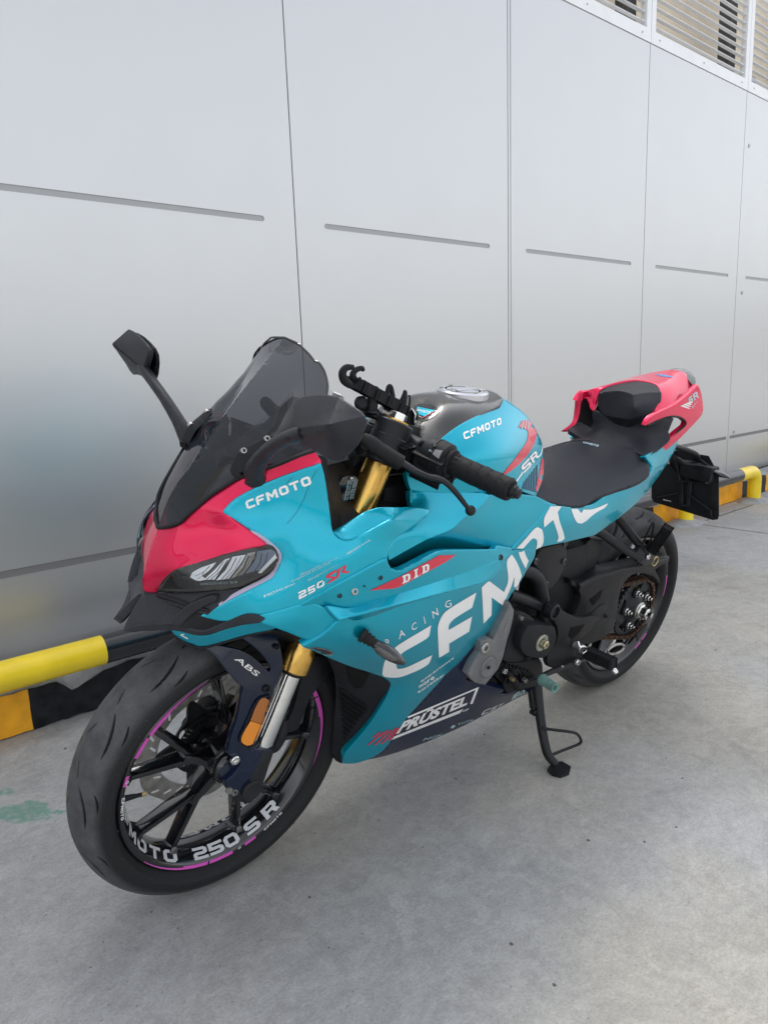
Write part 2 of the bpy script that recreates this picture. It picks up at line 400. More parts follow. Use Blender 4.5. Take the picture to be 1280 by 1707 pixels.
wall = tag(empty('building_wall', mw=Matrix.Translation((0, WY, 0))), 'pale satin metal clad wall with slotted panels and louvres behind the bike', 'wall')
SEAM0, PITCH = 1.690, 1.293
Z0, Z1, Z2 = .133, 2.873, 3.78
PH = .018
ks = list(range(-4, 8))
vs0 = None
hw = PITCH/2-.0022
loops = [[(-hw, Z0), (hw, Z0), (hw, Z1-.002), (-hw, Z1-.002)], slot_loop(-.505, .505, 1.622, .0105), slot_loop(-.618, .618, .432, .0125)]
vv, ff = fill2d(loops, PH/2)
pme = bpy.data.meshes.new('wall_panel'); pme.from_pydata([(x, z+PH/2, y) for x, y, z in vv], [], ff); pme.update()
bmx = bmesh.new(); bmx.from_mesh(pme); bmesh.ops.remove_doubles(bmx, verts=bmx.verts, dist=1e-5)
bmesh.ops.recalc_face_normals(bmx, faces=bmx.faces)
bmx.to_mesh(pme); bmx.free(); pme.materials.append(M_PANEL)
strip = bmesh.new(); box(strip, (0, .0056, 1.622), (1.03, .006, .028))
sme = bpy.data.meshes.new('slot_strip'); strip.to_mesh(sme); strip.free(); sme.materials.append(M_SLOT)
strip = bmesh.new(); box(strip, (0, .0056, .432), (1.255, .006, .032))
sme2 = bpy.data.meshes.new('slot_strip'); strip.to_mesh(sme2); strip.free(); sme2.materials.append(mat('lower_slot_strip', (.20, .20, .205), .5, .2))
fr = bmesh.new()   # louvre frame
FW = .055
for c, s in (((0, .02, Z1+.0365), (2*hw, .04, .069)), ((0, .02, Z2-.035), (2*hw, .04, .07)), ((-hw+.024, .02, (Z1+Z2)/2), (.048, .0396, Z2-Z1-.142)), ((hw-.024, .02, (Z1+Z2)/2), (.048, .0396, Z2-Z1-.142))):
    box(fr, c, s)
fme = bpy.data.meshes.new('louvre_frame'); fr.to_mesh(fme); fr.free(); fme.materials.append(M_FRM)
sb = bmesh.new(); box(sb, (0, 0, 0), (2*hw-.1, .022, .0035), Matrix.Rotation(math.radians(-12), 3, 'X'), 0)
slme = bpy.data.meshes.new('slat'); sb.to_mesh(sb_ := slme); sb.free(); slme.materials.append(M_FRM)
sc_ = bmesh.new(); lathe(sc_, (0, 0, 0), (0, -1, 0), [(0, .0055), (.002, .005), (.003, .0035)], 10)
scme = bpy.data.meshes.new('screw'); sc_.to_mesh(scme); sc_.free(); scme.materials.append(M_STEEL)
for k in ks:
    xc = SEAM0+PITCH*(k+.5)
    o = link(bpy.data.objects.new('wall_panel', pme), wall); o.location = (xc, 0, 0)
    s = link(bpy.data.objects.new('slot_strip', sme), o); s = link(bpy.data.objects.new('slot_strip', sme2), o)
    if k < -2 or k == -3: continue
    f = link(bpy.data.objects.new('louvre_frame', fme), wall); f.location = (xc, -.004, 0)
    z = Z1+.105
    while z < Z2-.08:
        s = link(bpy.data.objects.new('slat', slme), f); s.location = (0, .022, z); z += .0525
    for sx in (-.5, 0, .5):
        s = link(bpy.data.objects.new('screw', scme), f); s.location = (sx*1.1, -.001, Z1+.036)
for (x, z) in ((5.649, 2.529), (5.669, 1.51), (5.662, .468), (5.66+PITCH, 1.51)):
    bm = bmesh.new(); lathe(bm, (x, .0, z), (0, -1, 0), [(0, .014), (.003, .013), (.0035, .008), (.002, .006)], 14); bobj('panel_lock', bm, M_STEEL, wall)
# second seam carries a narrow cover strip
bm = bmesh.new(); box(bm, (SEAM0+PITCH+.030, -.0015, (Z0+Z1)/2), (.020, .003, Z1-Z0-.01), bev=.001); bobj('cover_strip', bm, M_PANEL, wall)
# substructure behind the cladding: dark backing, interior wall, columns, roof edge
bm = bmesh.new(); box(bm, (3, .055, (Z0+Z1)/2-.02), (14, .05, Z1-Z0-.03)); bobj('backing', bm, M_DARKG, wall)
bm = bmesh.new(); box(bm, (3, .36, 3.1), (14, .05, 2.2)); bobj('inner_wall', bm, M_IN, wall)
bm = bmesh.new(); box(bm, (3, .4, .05), (14, .6, .12)); bobj('plinth', bm, M_CONC, wall)
bm = bmesh.new(); box(bm, (3, .02, Z2+.05), (14, .06, .1)); bobj('roof_edge', bm, M_FRM, wall)
for k in ks[2:]:
    x = SEAM0+PITCH*k
    bm = bmesh.new(); box(bm, (x-.065, .13, (Z1+Z2)/2), (.10, .08, Z2-Z1)); bobj('column', bm, M_DCOL, wall)
bm = bmesh.new(); box(bm, (6.15, .24, 3.10), (.16, .01, .13)); bobj('blue_notice', bm, M_BLUE, wall)

# ================================================================= THE MOTORCYCLE
# bike frame: x forward, y to the rider's left, z up; origin at the rear tyre contact; it leans on its side stand
PSI, LEAN, STEER = 3.128, .185, .035
BX, BY = 1.948, 1.268
def rot_np(ax, a):
    ax = np.array(ax, float); ax /= np.linalg.norm(ax); K = np.array([[0, -ax[2], ax[1]], [ax[2], 0, -ax[0]], [-ax[1], ax[0], 0]])
    return np.eye(3)+math.sin(a)*K+(1-math.cos(a))*K@K
BM = np.array([[math.cos(PSI), -math.sin(PSI), 0], [math.sin(PSI), math.cos(PSI), 0], [0, 0, 1.]]) @ rot_np((1, 0, 0), -LEAN)
CB = BM.T @ (np.array([0, 0, CAMH])-np.array([BX, BY, 0]))      # camera seen from the bike frame
def ray(u, v): return BM.T @ (RC @ np.array([(u-CX)/F_PX, (v-CY)/F_PX, 1.0]))
def W_(p):       # control point -> inverse depth ; p=(u,v,y) or (u,v,x,'x') / (u,v,z,'z')
    d = ray(p[0], p[1]); ax = 1
    for s in p[3:]:
        if s == 'x': ax = 0
        if s == 'z': ax = 2
    return d[ax]/(p[2]-CB[ax])
def A(u, v, y, ax='y'):
    p = (u, v, y, ax); d = ray(u, v); return Vector(CB+d/W_(p))
def fromw(u, v, w): return CB+ray(u, v)/w
RAKE, TRAIL, WB, RF, RR = math.radians(24.5), .095, 1.37, .293, .300
STM = rot_np((-math.sin(RAKE), 0, math.cos(RAKE)), STEER)
A0 = np.array([WB+TRAIL, 0, 0])
def steer(P): return Vector(STM @ (np.array(P)-A0)+A0)
root = empty('motorcycle')
root.matrix_world = Matrix([[*BM[0], BX], [*BM[1], BY], [*BM[2], 0], [0, 0, 0, 1]])
tag(root, 'teal and pink faired sports motorcycle leaning on its side stand beside the metal wall', 'motorcycle')

def cr2(P, closed, step=6.0):
    """P: list of (u,v,w,corner). smooth between corners"""
    n = len(P); out = []
    pos = [np.array(p[:3]) for p in P]
    for i in range(n if closed else n-1):
        a, b = pos[i], pos[(i+1) % n]
        pa = pos[i-1] if (not P[i][3] and (closed or i > 0)) else 2*a-b
        nb = pos[(i+2) % n] if (not P[(i+1) % n][3] and (closed or i+2 < n)) else 2*b-a
        L = math.hypot(b[0]-a[0], b[1]-a[1])
        if L < 1e-6: continue
        # centripetal-ish tangents limited by chord
        def lim(t):
            q = math.hypot(t[0], t[1]); return t*min(1., L/max(q, 1e-6))
        ta, tb = lim((b-pa)*.5), lim((nb-a)*.5)
        k = max(1, int(L/step))
        for j in range(k):
            t = j/k; h00 = 2*t**3-3*t*t+1; h10 = t**3-2*t*t+t; h01 = -2*t**3+3*t*t; h11 = t**3-t*t
            out.append(h00*a+h10*ta+h01*b+h11*tb)
    if not closed: out.append(pos[-1])
    return out
class RBF:
    def __init__(s, P, nb=None, reg=1e-5, soft=.12):
        P = np.array(P, float); k = {}; nb = len(P) if nb is None else nb
        for i, p in enumerate(P): k[(round(p[0]), round(p[1]))] = (*p, reg if i < nb else soft)
        P = np.array(list(k.values()))
        s.c = P[:, :2].mean(0); s.X = (P[:, :2]-s.c)/100; n = len(P)
        d = np.linalg.norm(s.X[:, None]-s.X[None], axis=2); K = s.phi(d)+np.diag(P[:, 3])*(-1 if False else 1)
        Q = np.c_[np.ones(n), s.X]; M = np.block([[K, Q], [Q.T, np.zeros((3, 3))]])
        sol = np.linalg.lstsq(M, np.r_[P[:, 2], 0, 0, 0], rcond=None)[0]; s.a = sol[:n]; s.b = sol[n:]
    @staticmethod
    def phi(d): return np.where(d > 1e-9, d*d*np.log(np.maximum(d, 1e-9)), 0)
    def __call__(s, UV):
        x = (np.atleast_2d(UV)-s.c)/100; d = np.linalg.norm(x[:, None]-s.X[None], axis=2)
        return s.phi(d)@s.a+np.c_[np.ones(len(x)), x]@s.b
def grid_cut(bm, g):
    us = [v.co.x for v in bm.verts]; vs = [v.co.y for v in bm.verts]
    for lo, hi, no in ((min(us), max(us), (1, 0, 0)), (min(vs), max(vs), (0, 1, 0))):
        k = math.floor(lo/g)+1
        while k*g < hi-1e-3:
            co = (k*g, 0, 0) if no[0] else (0, k*g, 0)
            bmesh.ops.bisect_plane(bm, geom=bm.verts[:]+bm.edges[:]+bm.faces[:], dist=1e-4, plane_co=co, plane_no=no); k += 1
def is_c(p): return 'c' in p[3:]
def norm_loop(L): return [(p[0], p[1], W_(p), is_c(p)) for p in L]
def smooth_w(o, outline, it=22):
    """even out the depth along the outline between its corners (not on the centre plane)"""
    P = np.array(o); W = P[:, 2].copy(); n = len(W)
    lock = np.zeros(n, bool); zero = np.zeros(n, bool)
    for p in outline:
        i = int(((P[:, 0]-p[0])**2+(P[:, 1]-p[1])**2).argmin())
        if is_c(p): lock[i] = True
    cor = [i for i in range(n) if lock[i]]
    if not cor: lock[0] = True
    # runs on the plane y = 0 stay put
    for i in range(n):
        y = fromw(P[i, 0], P[i, 1], W[i])[1]
        if abs(y) < 1e-4: lock[i] = True
    seg = np.hypot(*(np.roll(P[:, :2], -1, 0)-P[:, :2]).T)
    # exact for planes: smooth the residual against a plane fit
    Q = np.c_[np.ones(n), P[:, 0], P[:, 1]]; c, *_ = np.linalg.lstsq(Q, W, rcond=None); Rr = W-Q@c
    for _ in range(it):
        a = np.roll(Rr, 1); b = np.roll(Rr, -1); la = np.roll(seg, 1); lb = seg
        m = (a*lb+b*la)/(la+lb); Rr = np.where(lock, Rr, .5*Rr+.5*m)
    W = Q@c+Rr
    return [np.array((P[i, 0], P[i, 1], W[i])) for i in range(n)]
def surf_into(bm, outline, inner=(), g=8.0, fixed=None):
    o = smooth_w(cr2(norm_loop(outline), True), outline)
    ctrl = list(o)+[np.array((p[0], p[1], W_(p))) for p in inner]
    f = RBF(ctrl, len(o))
    t = bmesh.new(); vv = [t.verts.new((p[0], p[1], 0)) for p in o]
    tri = tessellate_polygon([[Vector((p[0], p[1], 0)) for p in o]])
    for a in tri:
        try: t.faces.new([vv[i] for i in a])
        except ValueError: pass
    grid_cut(t, g)
    t.verts.ensure_lookup_table()
    uv = np.array([(v.co.x, v.co.y) for v in t.verts]); w = f(uv)
    # vertices on the outline take the outline's own depth, so neighbouring patches meet exactly
    OA = np.array(o)[:, :2]; OB = np.roll(OA, -1, 0); WA = np.array(o)[:, 2]; WB_ = np.roll(WA, -1); DD = OB-OA; LL = (DD**2).sum(1)
    for i, v in enumerate(t.verts):
        if not v.is_boundary: continue
        q = uv[i]; tt = np.clip(((q-OA)*DD).sum(1)/LL, 0, 1); e = ((q-OA-DD*tt[:, None])**2).sum(1); k = int(e.argmin())
        if e[k] < .01: w[i] = WA[k]+(WB_[k]-WA[k])*tt[k]
    vm = [bm.verts.new(fromw(uv[i][0], uv[i][1], w[i])) for i in range(len(uv))]
    for fc in t.faces:
        try: bm.faces.new([vm[v.index] for v in fc.verts])
        except ValueError: pass
    t.free()
def panel(name, patches, m, parent=None, mirror=None, roll=.006, g=8.0, angle=35, label=None, back=.010):
    """patches: [(outline, inner)] in photo coordinates with a bike coordinate each -> shell surface"""
    bm = bmesh.new()
    for pt in patches: surf_into(bm, pt[0], pt[1] if len(pt) > 1 else (), g)
    bmesh.ops.remove_doubles(bm, verts=bm.verts, dist=.0006)
    bm.normal_update()
    cb = Vector(CB)
    flip = [f for f in bm.faces if f.normal.dot(cb-f.calc_center_median()) < 0]
    if flip: bmesh.ops.reverse_faces(bm, faces=flip)
    if mirror == 'merge':
        for v in bm.verts:
            if abs(v.co.y) < .004: v.co.y = 0
        dup = bmesh.ops.duplicate(bm, geom=bm.verts[:]+bm.edges[:]+bm.faces[:])
        for q in dup['geom']:
            if isinstance(q, bmesh.types.BMVert): q.co.y *= -1
        bmesh.ops.reverse_faces(bm, faces=[q for q in dup['geom'] if isinstance(q, bmesh.types.BMFace)])
        bmesh.ops.remove_doubles(bm, verts=bm.verts, dist=.0006)
    bm.normal_update()
    tree = BVHTree.FromBMesh(bm)
    if roll:
        bm.verts.ensure_lookup_table(); T = {}
        be = []
        for e in bm.edges:
            if len(e.link_faces) == 1 and e.calc_length() > 1e-7:
                lp = e.link_loops[0]; a = lp.vert; b = lp.link_loop_next.vert; n = lp.face.normal
                if mirror == 'merge' and abs(a.co.y) < .0016 and abs(b.co.y) < .0016: continue
                be.append((a, b, (b.co-a.co).cross(n)))
        # drop tiny inner cracks: keep only long boundary chains
        cl = {}
        def find(v):
            while cl.setdefault(v, v) is not v: v = cl[v]
            return v
        for a, b, t in be: cl[find(a)] = find(b)
        ln = {}
        for a, b, t in be: ln[find(a)] = ln.get(find(a), 0)+t.length
        be = [(a, b, t) for a, b, t in be if ln[find(a)] > .05]
        TL_ = {}
        for a, b, t in be:
            for q in (a, b): T[q] = T.get(q, Vector((0, 0, 0)))+t; TL_[q] = TL_.get(q, 0)+t.length
        be = [(a, b) for a, b, t in be]
        N = {v: sum((f.normal*f.calc_area() for f in {f for e in v.link_edges for q in e.verts for f in q.link_faces}), Vector((0, 0, 1e-12))) for v in T}; rings = [{}, {}, {}]
        for v, t in T.items():
            nn = N[v].normalized(); t = t/max(TL_[v], 1e-9); t = t-nn*t.dot(nn)
            for k, (a_, b_) in enumerate(((.25, .10), (.42, .45), (.30, 1.0+back/roll))):
                rings[k][v] = bm.verts.new(v.co+t*roll*a_-nn*roll*b_)
        for a, b in be:
            pa, pb = a, b
            for k in range(3):
                na, nb = rings[k][a], rings[k][b]
                try: bm.faces.new((pb, pa, na, nb))
                except ValueError: pass
                pa, pb = na, nb
    o = bobj(name, bm, m, parent if parent is not None else root, angle)
    if label: o['label'] = label
    if mirror == 'sep':
        me = o.data.copy()
        for v in me.vertices: v.co.y *= -1
        me.flip_normals(); o2 = link(bpy.data.objects.new(name, me), o.parent)
        if label: o2['label'] = label
    return o, tree
def mirror_copy(o):
    me = o.data.copy()
    for v in me.vertices: v.co.y *= -1
    me.flip_normals(); c = link(bpy.data.objects.new(o.name.split('.')[0], me), o.parent)
    for k in ('label', 'kind'):
        if k in o: c[k] = o[k]
    return c
def cast(trees, u, v, off):
    d = Vector(ray(u, v)).normalized(); best = None
    for t in trees:
        h = t.ray_cast(Vector(CB), d)
        if h[0] is not None and (best is None or h[3] < best[1]): best = (h, h[3])
    if best is None: return None
    h = best[0]; n = h[1]
    if n.dot(d) > 0: n = -n
    return h[0]+n*off
def decal_mesh(name, V2, F2, trees, m, parent, off=.0008, g=5.0, kind=None, label=None):
    t = bmesh.new(); vv = [t.verts.new((p[0], p[1], 0)) for p in V2]
    for f in F2:
        try: t.faces.new([vv[i] for i in f])
        except ValueError: pass
    bmesh.ops.triangulate(t, faces=t.faces[:]); grid_cut(t, g)
    dead = []
    for v in t.verts:
        q = cast(trees, v.co.x, v.co.y, off)
        if q is None: dead.append(v)
        else: v.co = q
    bmesh.ops.delete(t, geom=dead, context='VERTS')
    if not t.faces: t.free(); return None
    t.normal_update(); cb = Vector(CB)
    fl = [f for f in t.faces if f.normal.dot(cb-f.calc_center_median()) < 0]
    if fl: bmesh.ops.reverse_faces(t, faces=fl)
    o = bobj(name, t, m, parent, 60, kind)
    if label: o['label'] = label
    return o
def smooth2(L, step=4.0): return [tuple(q[:2]) for q in cr2([(p[0], p[1], 0., 'c' in p[2:]) for p in L], True, step)]
def decal(name, loops, trees, m, parent, sm=False, **k):
    V2, F2 = fill2d([smooth2(L) if sm else [p[:2] for p in L] for L in loops])
    return decal_mesh(name, V2, F2, trees, m, parent, **k)
# --- letter shapes
def rr(x0, y0, x1, y1, c): return [(x0+c, y0), (x1-c, y0), (x1, y0+c), (x1, y1-c), (x1-c, y1), (x0+c, y1), (x0, y1-c), (x0, y0+c)]
GL = {
 'C': [[(1, 1), (.22, 1), (0, .8), (0, .2), (.22, 0), (1, 0), (1, .25), (.32, .25), (.27, .3), (.27, .7), (.32, .75), (1, .75)]],
 'F': [[(1, 1), (.2, 1), (0, .8), (0, 0), (.27, 0), (.27, .36), (.85, .36), (.85, .6), (.27, .6), (.27, .7), (.33, .76), (1, .76)]],
 'M': [[(0, 0), (0, 1), (.24, 1), (.5, .55), (.76, 1), (1, 1), (1, 0), (.77, 0), (.77, .58), (.5, .16), (.23, .58), (.23, 0)]],
 'O': [rr(0, 0, 1, 1, .2), rr(.27, .25, .73, .75, .06)],
 '0': [rr(0, 0, 1, 1, .2), rr(.27, .25, .73, .75, .06)],
 'T': [[(0, 1), (1, 1), (1, .75), (.63, .75), (.63, 0), (.37, 0), (.37, .75), (0, .75)]],
 'S': [[(1, 1), (.2, 1), (0, .84), (0, .52), (.2, .38), (.73, .38), (.73, .23), (0, .23), (0, 0), (.82, 0), (1, .15), (1, .48), (.8, .62), (.27, .62), (.27, .77), (1, .77)]],
 'R': [[(0, 0), (0, 1), (.82, 1), (1, .85), (1, .5), (.85, .38), (1, 0), (.7, 0), (.56, .36), (.27, .36), (.27, 0)], [(.27, .58), (.73, .58), (.73, .77), (.27, .77)]],
 '2': [[(0, 1), (.8, 1), (1, .85), (1, .5), (.8, .38), (.27, .38), (.27, .23), (1, .23), (1, 0), (0, 0), (0, .48), (.2, .62), (.73, .62), (.73, .77), (0, .77)]],
 '5': [[(1, 1), (0, 1), (0, .38), (.73, .38), (.73, .23), (0, .23), (0, 0), (.82, 0), (1, .15), (1, .48), (.8, .62), (.27, .62), (.27, .77), (1, .77)]],
 'D': [[(0, 1), (.75, 1), (1, .78), (1, .22), (.75, 0), (0, 0), (0, .16), (.12, .16), (.12, .84), (0, .84)], [(.42, .2), (.62, .2), (.68, .27), (.68, .73), (.62, .8), (.42, .8)]],
 'I': [[(0, 1), (1, 1), (1, .84), (.75, .84), (.75, .16), (1, .16), (1, 0), (0, 0), (0, .16), (.25, .16), (.25, .84), (0, .84)]],
 'P': [[(0, 0), (0, 1), (.82, 1), (1, .85), (1, .5), (.82, .34), (.27, .34), (.27, 0)], [(.27, .56), (.73, .56), (.73, .78), (.27, .78)]],
 'U': [[(0, 1), (0, .2), (.2, 0), (.8, 0), (1, .2), (1, 1), (.72, 1), (.72, .24), (.28, .24), (.28, 1)]],
 'E': [[(0, 0), (0, 1), (1, 1), (1, .78), (.27, .78), (.27, .6), (.85, .6), (.85, .4), (.27, .4), (.27, .22), (1, .22), (1, 0)]],
 'L': [[(0, 0), (0, 1), (.27, 1), (.27, .23), (1, .23), (1, 0)]],
}
def logo(text, widths=None, gap=.22, asp=1.0):
    """-> verts, faces in a 0..1 box"""
    x = 0; Vs = []; Fs = []
    for i, ch in enumerate(text):
        if ch == ' ': x += .55; continue
        if ch == '.': vs, fs = [(0, 0), (.16, 0), (.16, .18), (0, .18)], [(0, 1, 2, 3)]; w = 1.0; adv = .16
        else:
            vs, fs = fill2d(GL[ch]); w = {'I': .5, 'M': 1.2}.get(ch, 1.0)*(widths or 1.0); adv = w
        b = len(Vs); Vs += [(x+p[0]*(w if ch != '.' else 1), p[1]) for p in vs]; Fs += [tuple(b+k for k in f) for f in fs]; x += adv+gap
    x -= gap
    return [(p[0]/x, p[1]) for p in Vs], Fs
def sans(text, bold=0.0, space=1.0):
    cu = bpy.data.curves.new('t', 'FONT'); cu.body = text; cu.offset = bold; cu.space_character = space; cu.resolution_u = 3
    ob = bpy.data.objects.new('t', cu); COL.objects.link(ob)
    dg = bpy.context.evaluated_depsgraph_get(); me = bpy.data.meshes.new_from_object(ob.evaluated_get(dg))
    vs = np.array([tuple(v.co)[:2] for v in me.vertices]); fs = [tuple(p.vertices) for p in me.polygons]
    bpy.data.objects.remove(ob); bpy.data.curves.remove(cu); bpy.data.meshes.remove(me)
    lo, hi = vs.min(0), vs.max(0); return [tuple(p) for p in (vs-lo)/(hi-lo)], fs
def homog(q):
    """q = TL,TR,BR,BL in px ; maps (0,1),(1,1),(1,0),(0,0)"""
    src = [(0, 1), (1, 1), (1, 0), (0, 0)]; Am = []; bb = []
    for (x, y), (u, v) in zip(src, q):
        Am.append([x, y, 1, 0, 0, 0, -u*x, -u*y]); bb.append(u); Am.append([0, 0, 0, x, y, 1, -v*x, -v*y]); bb.append(v)
    h = np.linalg.solve(np.array(Am, float), np.array(bb, float))
    return lambda x, y: ((h[0]*x+h[1]*y+h[2])/(h[6]*x+h[7]*y+1), (h[3]*x+h[4]*y+h[5])/(h[6]*x+h[7]*y+1))
def letters(name, shp, quad, trees, m, parent, **k):
    H = homog(quad); return decal_mesh(name, [H(*p) for p in shp[0]], shp[1], trees, m, parent, **k)
def plate(name, pts, y, t, m, parent=None, bev=.0015, sm=False, label=None, mirror=False, ax='y'):
    """flat part traced in the plane y (bike frame) with real thickness t inwards"""
    L = pts
    if sm: L = [q[:2] for q in cr2([(p[0], p[1], 0., 'c' in p[2:]) for p in pts], True, 8.)]
    P = [A(p[0], p[1], y, ax) for p in L]
    bm = bmesh.new(); d = {'y': (0, -t, 0), 'x': (-t, 0, 0), 'z': (0, 0, -t)}[ax]
    extrude_poly(bm, P, d, bev)
    o = bobj(name, bm, m, parent if parent is not None else root)
    if label: o['label'] = label
    if mirror: mirror_copy(o)
    return o
def bolt(u, v, y, r, m=None, parent=None, h=.006, name='bolt', d=(0, 1, 0)):
    p = A(u, v, y); bm = bmesh.new(); d = Vector(d)
    lathe(bm, p-d*h*.3, d, [(0, r), (h*.7, r), (h, r*.82), (h, r*.5), (h*.5, r*.45)], 6 if m is M_STEEL and r > .007 else 14)
    return bobj(name, bm, m or M_STEEL, parent if parent is not None else root)

# ---------------------------------------------------------------- bodywork
# nose cowl (pink)
nose, T_NOSE = panel('nose_cowl', [([(264, 881, 0, 'c'), (280, 879, .026), (299, 873, .044), (312, 862, .055), (330, 846, .066), (350, 829, .075), (372, 814, .085), (400, 798, .100), (430, 788, .120), (465, 776, .141), (500, 761, .158), (521, 752, .160, 'c'), (534, 768, .165, 'c'),
    (534, 775, .168, 'c'), (495, 787, .157), (460, 800, .140), (426, 815, .125), (392, 834, .112), (373, 853, .108, 'c'), (388, 868, .122), (410, 883, .142), (430, 898, .158), (443, 908, .168, 'c'),
    (409, 914, .150), (374, 922, .132), (340, 933, .112), (317, 941, .092), (290, 951, .070), (276, 963, .052), (267, 976, .036), (262, 986, .022, 'c'), (250, 987, .010), (239, 984, 0, 'c'), (238, 967, 0), (243, 945, 0), (252, 914, 0)],
    [(272, 907, .032), (254, 945, .016), (330, 900, .074), (365, 880, .096), (300, 928, .064), (340, 860, .070)])],
    M_PINK, mirror='merge', g=6)
# screen
ridge = [(317, 779, 0, 'c'), (350, 757, .018), (386, 739, .037), (420, 712, .052), (448, 690, .063), (475, 664, .073), (500, 636, .080), (524, 601, .085, 'c')]
bot = [(525, 752, .161, 'c'), (500, 760, .159), (465, 775, .141), (430, 787, .121), (400, 797, .101), (372, 813, .086), (350, 828, .075), (330, 845, .066), (312, 861, .056), (299, 873, .044), (281, 879, .026), (264, 881, 0, 'c')]
def lift(L, dy=0., du=0, dv=-3): return [(p[0]+du, p[1]+dv, p[2]+dy, *p[3:]) for p in L]
scr_top = [(524, 601, .085), (515, 590, .071), (505, 580, .055), (497, 573, .042), (474, 562.5, 0)]
screen, T_SCR = panel('windscreen', [
    (ridge+[(531, 604, .094), (537, 612, .104), (543, 625, .116), (546, 643, .124), (543, 670, .136), (537, 705, .147), (529, 735, .157)]+lift(bot)+[(270, 860, 0), (281, 832, 0), (297, 804, 0)],
     [(425, 752, .104), (470, 713, .116), (370, 790, .074), (505, 675, .116)]),
    (ridge+scr_top[1:-1]+[(474, 562.5, 0, 'c'), (455, 588, 0), (428, 622, 0), (392, 668, 0), (352, 724, 0)], [(460, 640, .044), (420, 680, .034), (380, 715, .022)])],
    M_SMOKE, mirror='merge', roll=.0035, g=6, angle=18, back=.002)
# dark seal along the lower edge of the screen
bm = bmesh.new(); tube(bm, [A(p[0], p[1]-1, p[2]+.001) for p in bot], .0032, 8, 3)
sealo = bobj('screen_seal', bm, M_BLK, root); mirror_copy(sealo)
bm = bmesh.new(); tube(bm, [A(*p[:3]) for p in scr_top[::-1]+[(531, 604, .094), (537, 612, .104), (543, 625, .116), (546, 643, .124), (543, 670, .136), (537, 705, .147)]], .0019, 8, 3)
e_ = bobj('screen_edge', bm, M_BLKG, screen); mirror_copy(e_)

# upper side fairing (teal, carries the model lettering)
seamA = [(645, 929, .236), (600, 953, .234), (550, 980, .226), (501, 1007, .214)]
up = [([(373, 853, .110, 'c'), (392, 834, .114), (426, 815, .127), (460, 800, .142), (495, 787, .159), (534, 774, .170, 'c'), (539, 791, .174), (544.5, 826, .182), (549, 860, .190), (552, 882, .198), (558, 894, .204), (571, 902, .210), (587, 901, .216), (609, 890, .222), (633, 877, .226), (652, 867, .226, 'c'), (657, 858, .215), (688, 848, .205), (715, 851, .206, 'c'), (713, 856, .210, 'c'), (686, 877, .220), (660, 896, .230), (649, 909, .236), (645, 929, .237, 'c')]
      + seamA[1:3]+[(501, 1007, .214, 'c'), (465, 1017, .200), (429, 1026, .184, 'c'), (400, 1030, .165), (372, 1034, .150), (336, 1027, .128, 'c'), (360, 1015, .142), (400, 994, .160), (440, 973, .176), (456, 963, .180), (465, 947, .180), (470, 930, .178), (466, 917, .174), (452, 904, .166), (430, 890, .150), (405, 874, .130)],
      [(470, 850, .158), (510, 860, .178), (440, 860, .142), (500, 920, .196), (540, 940, .218), (500, 960, .204), (440, 1000, .184), (600, 925, .231), (480, 880, .172), (490, 985, .206)])]
upper, T_UP = panel('upper_fairing', up, M_TEAL, mirror='sep', g=7)
# inner cockpit lip above the side opening
lip, T_LIP = panel('cockpit_lip', [([(557, 887, .196, 'c'), (570, 897, .206), (587, 897, .212), (609, 886, .218), (633, 873, .222), (651, 863, .222, 'c'), (660, 846, .206, 'c'), (633, 846, .200), (612, 852, .194), (591, 864, .188), (572, 876, .186), (556, 884, .184, 'c')], [])], M_TEAL, mirror='sep', roll=.004)
liptop, _ = panel('cockpit_lip', [([(652, 866, .222, 'c'), (688, 850, .208), (712, 853, .205, 'c'), (688, 846, .203), (660, 846, .206, 'c')], [])], M_TEAL, mirror='sep', roll=.003)

# middle strip with the intake opening
Dtop = [(501, 1010, .216, 'c'), (550, 983, .229), (600, 956, .238), (645, 932, .241, 'c'), (646, 940, .242), (651, 949, .243), (661, 954, .243), (672, 952, .241), (700, 937, .237), (729, 922, .230), (745, 919, .226), (790, 918, .212), (826, 917, .202, 'c'), (829, 911, .199, 'c'), (853, 915, .193, 'c')]
crease = [(840, 931, .203, 'c'), (800, 946, .215), (740, 966, .230), (700, 979, .236), (640, 997, .239), (580, 1014, .234), (545, 1010, .224, 'c')]
Dlow = [(853, 917, .193, 'c'), (838, 941, .203), (827, 953, .210), (812, 966, .219), (803, 971, .223), (752, 984, .239), (700, 997, .249), (650, 1009, .254), (581, 1027, .250), (566, 1033, .244, 'c')]
mid, T_MID = panel('side_fairing_strip', [(Dtop+[(853, 917, .193, 'c')]+crease+[(525, 1006, .222)], []), ([(545, 1010, .231, 'c')]+[(p[0], p[1], p[2], *(['c'] if i in (5, 6) and 0 else [])) for i, p in enumerate(crease[::-1][1:-1])]+[(840, 931, .204, 'c')]+Dlow, [])], M_TEAL, mirror='sep', angle=25)

# lower front bulge between upper fairing and big side panel
bulge, T_BUL = panel('front_side_bulge', [([(430, 1028, .186, 'c'), (465, 1019, .202), (501, 1009, .215, 'c'), (522, 1007, .219), (542, 1016, .226), (567, 1034, .236, 'c'), (556, 1047, .230), (542, 1058, .226), (524, 1068, .222, 'c'), (505, 1063, .214), (480, 1053, .212), (450, 1042, .202), (436, 1037, .192)],
    [(500, 1035, .222), (470, 1035, .210)])], M_TEAL, mirror='sep')
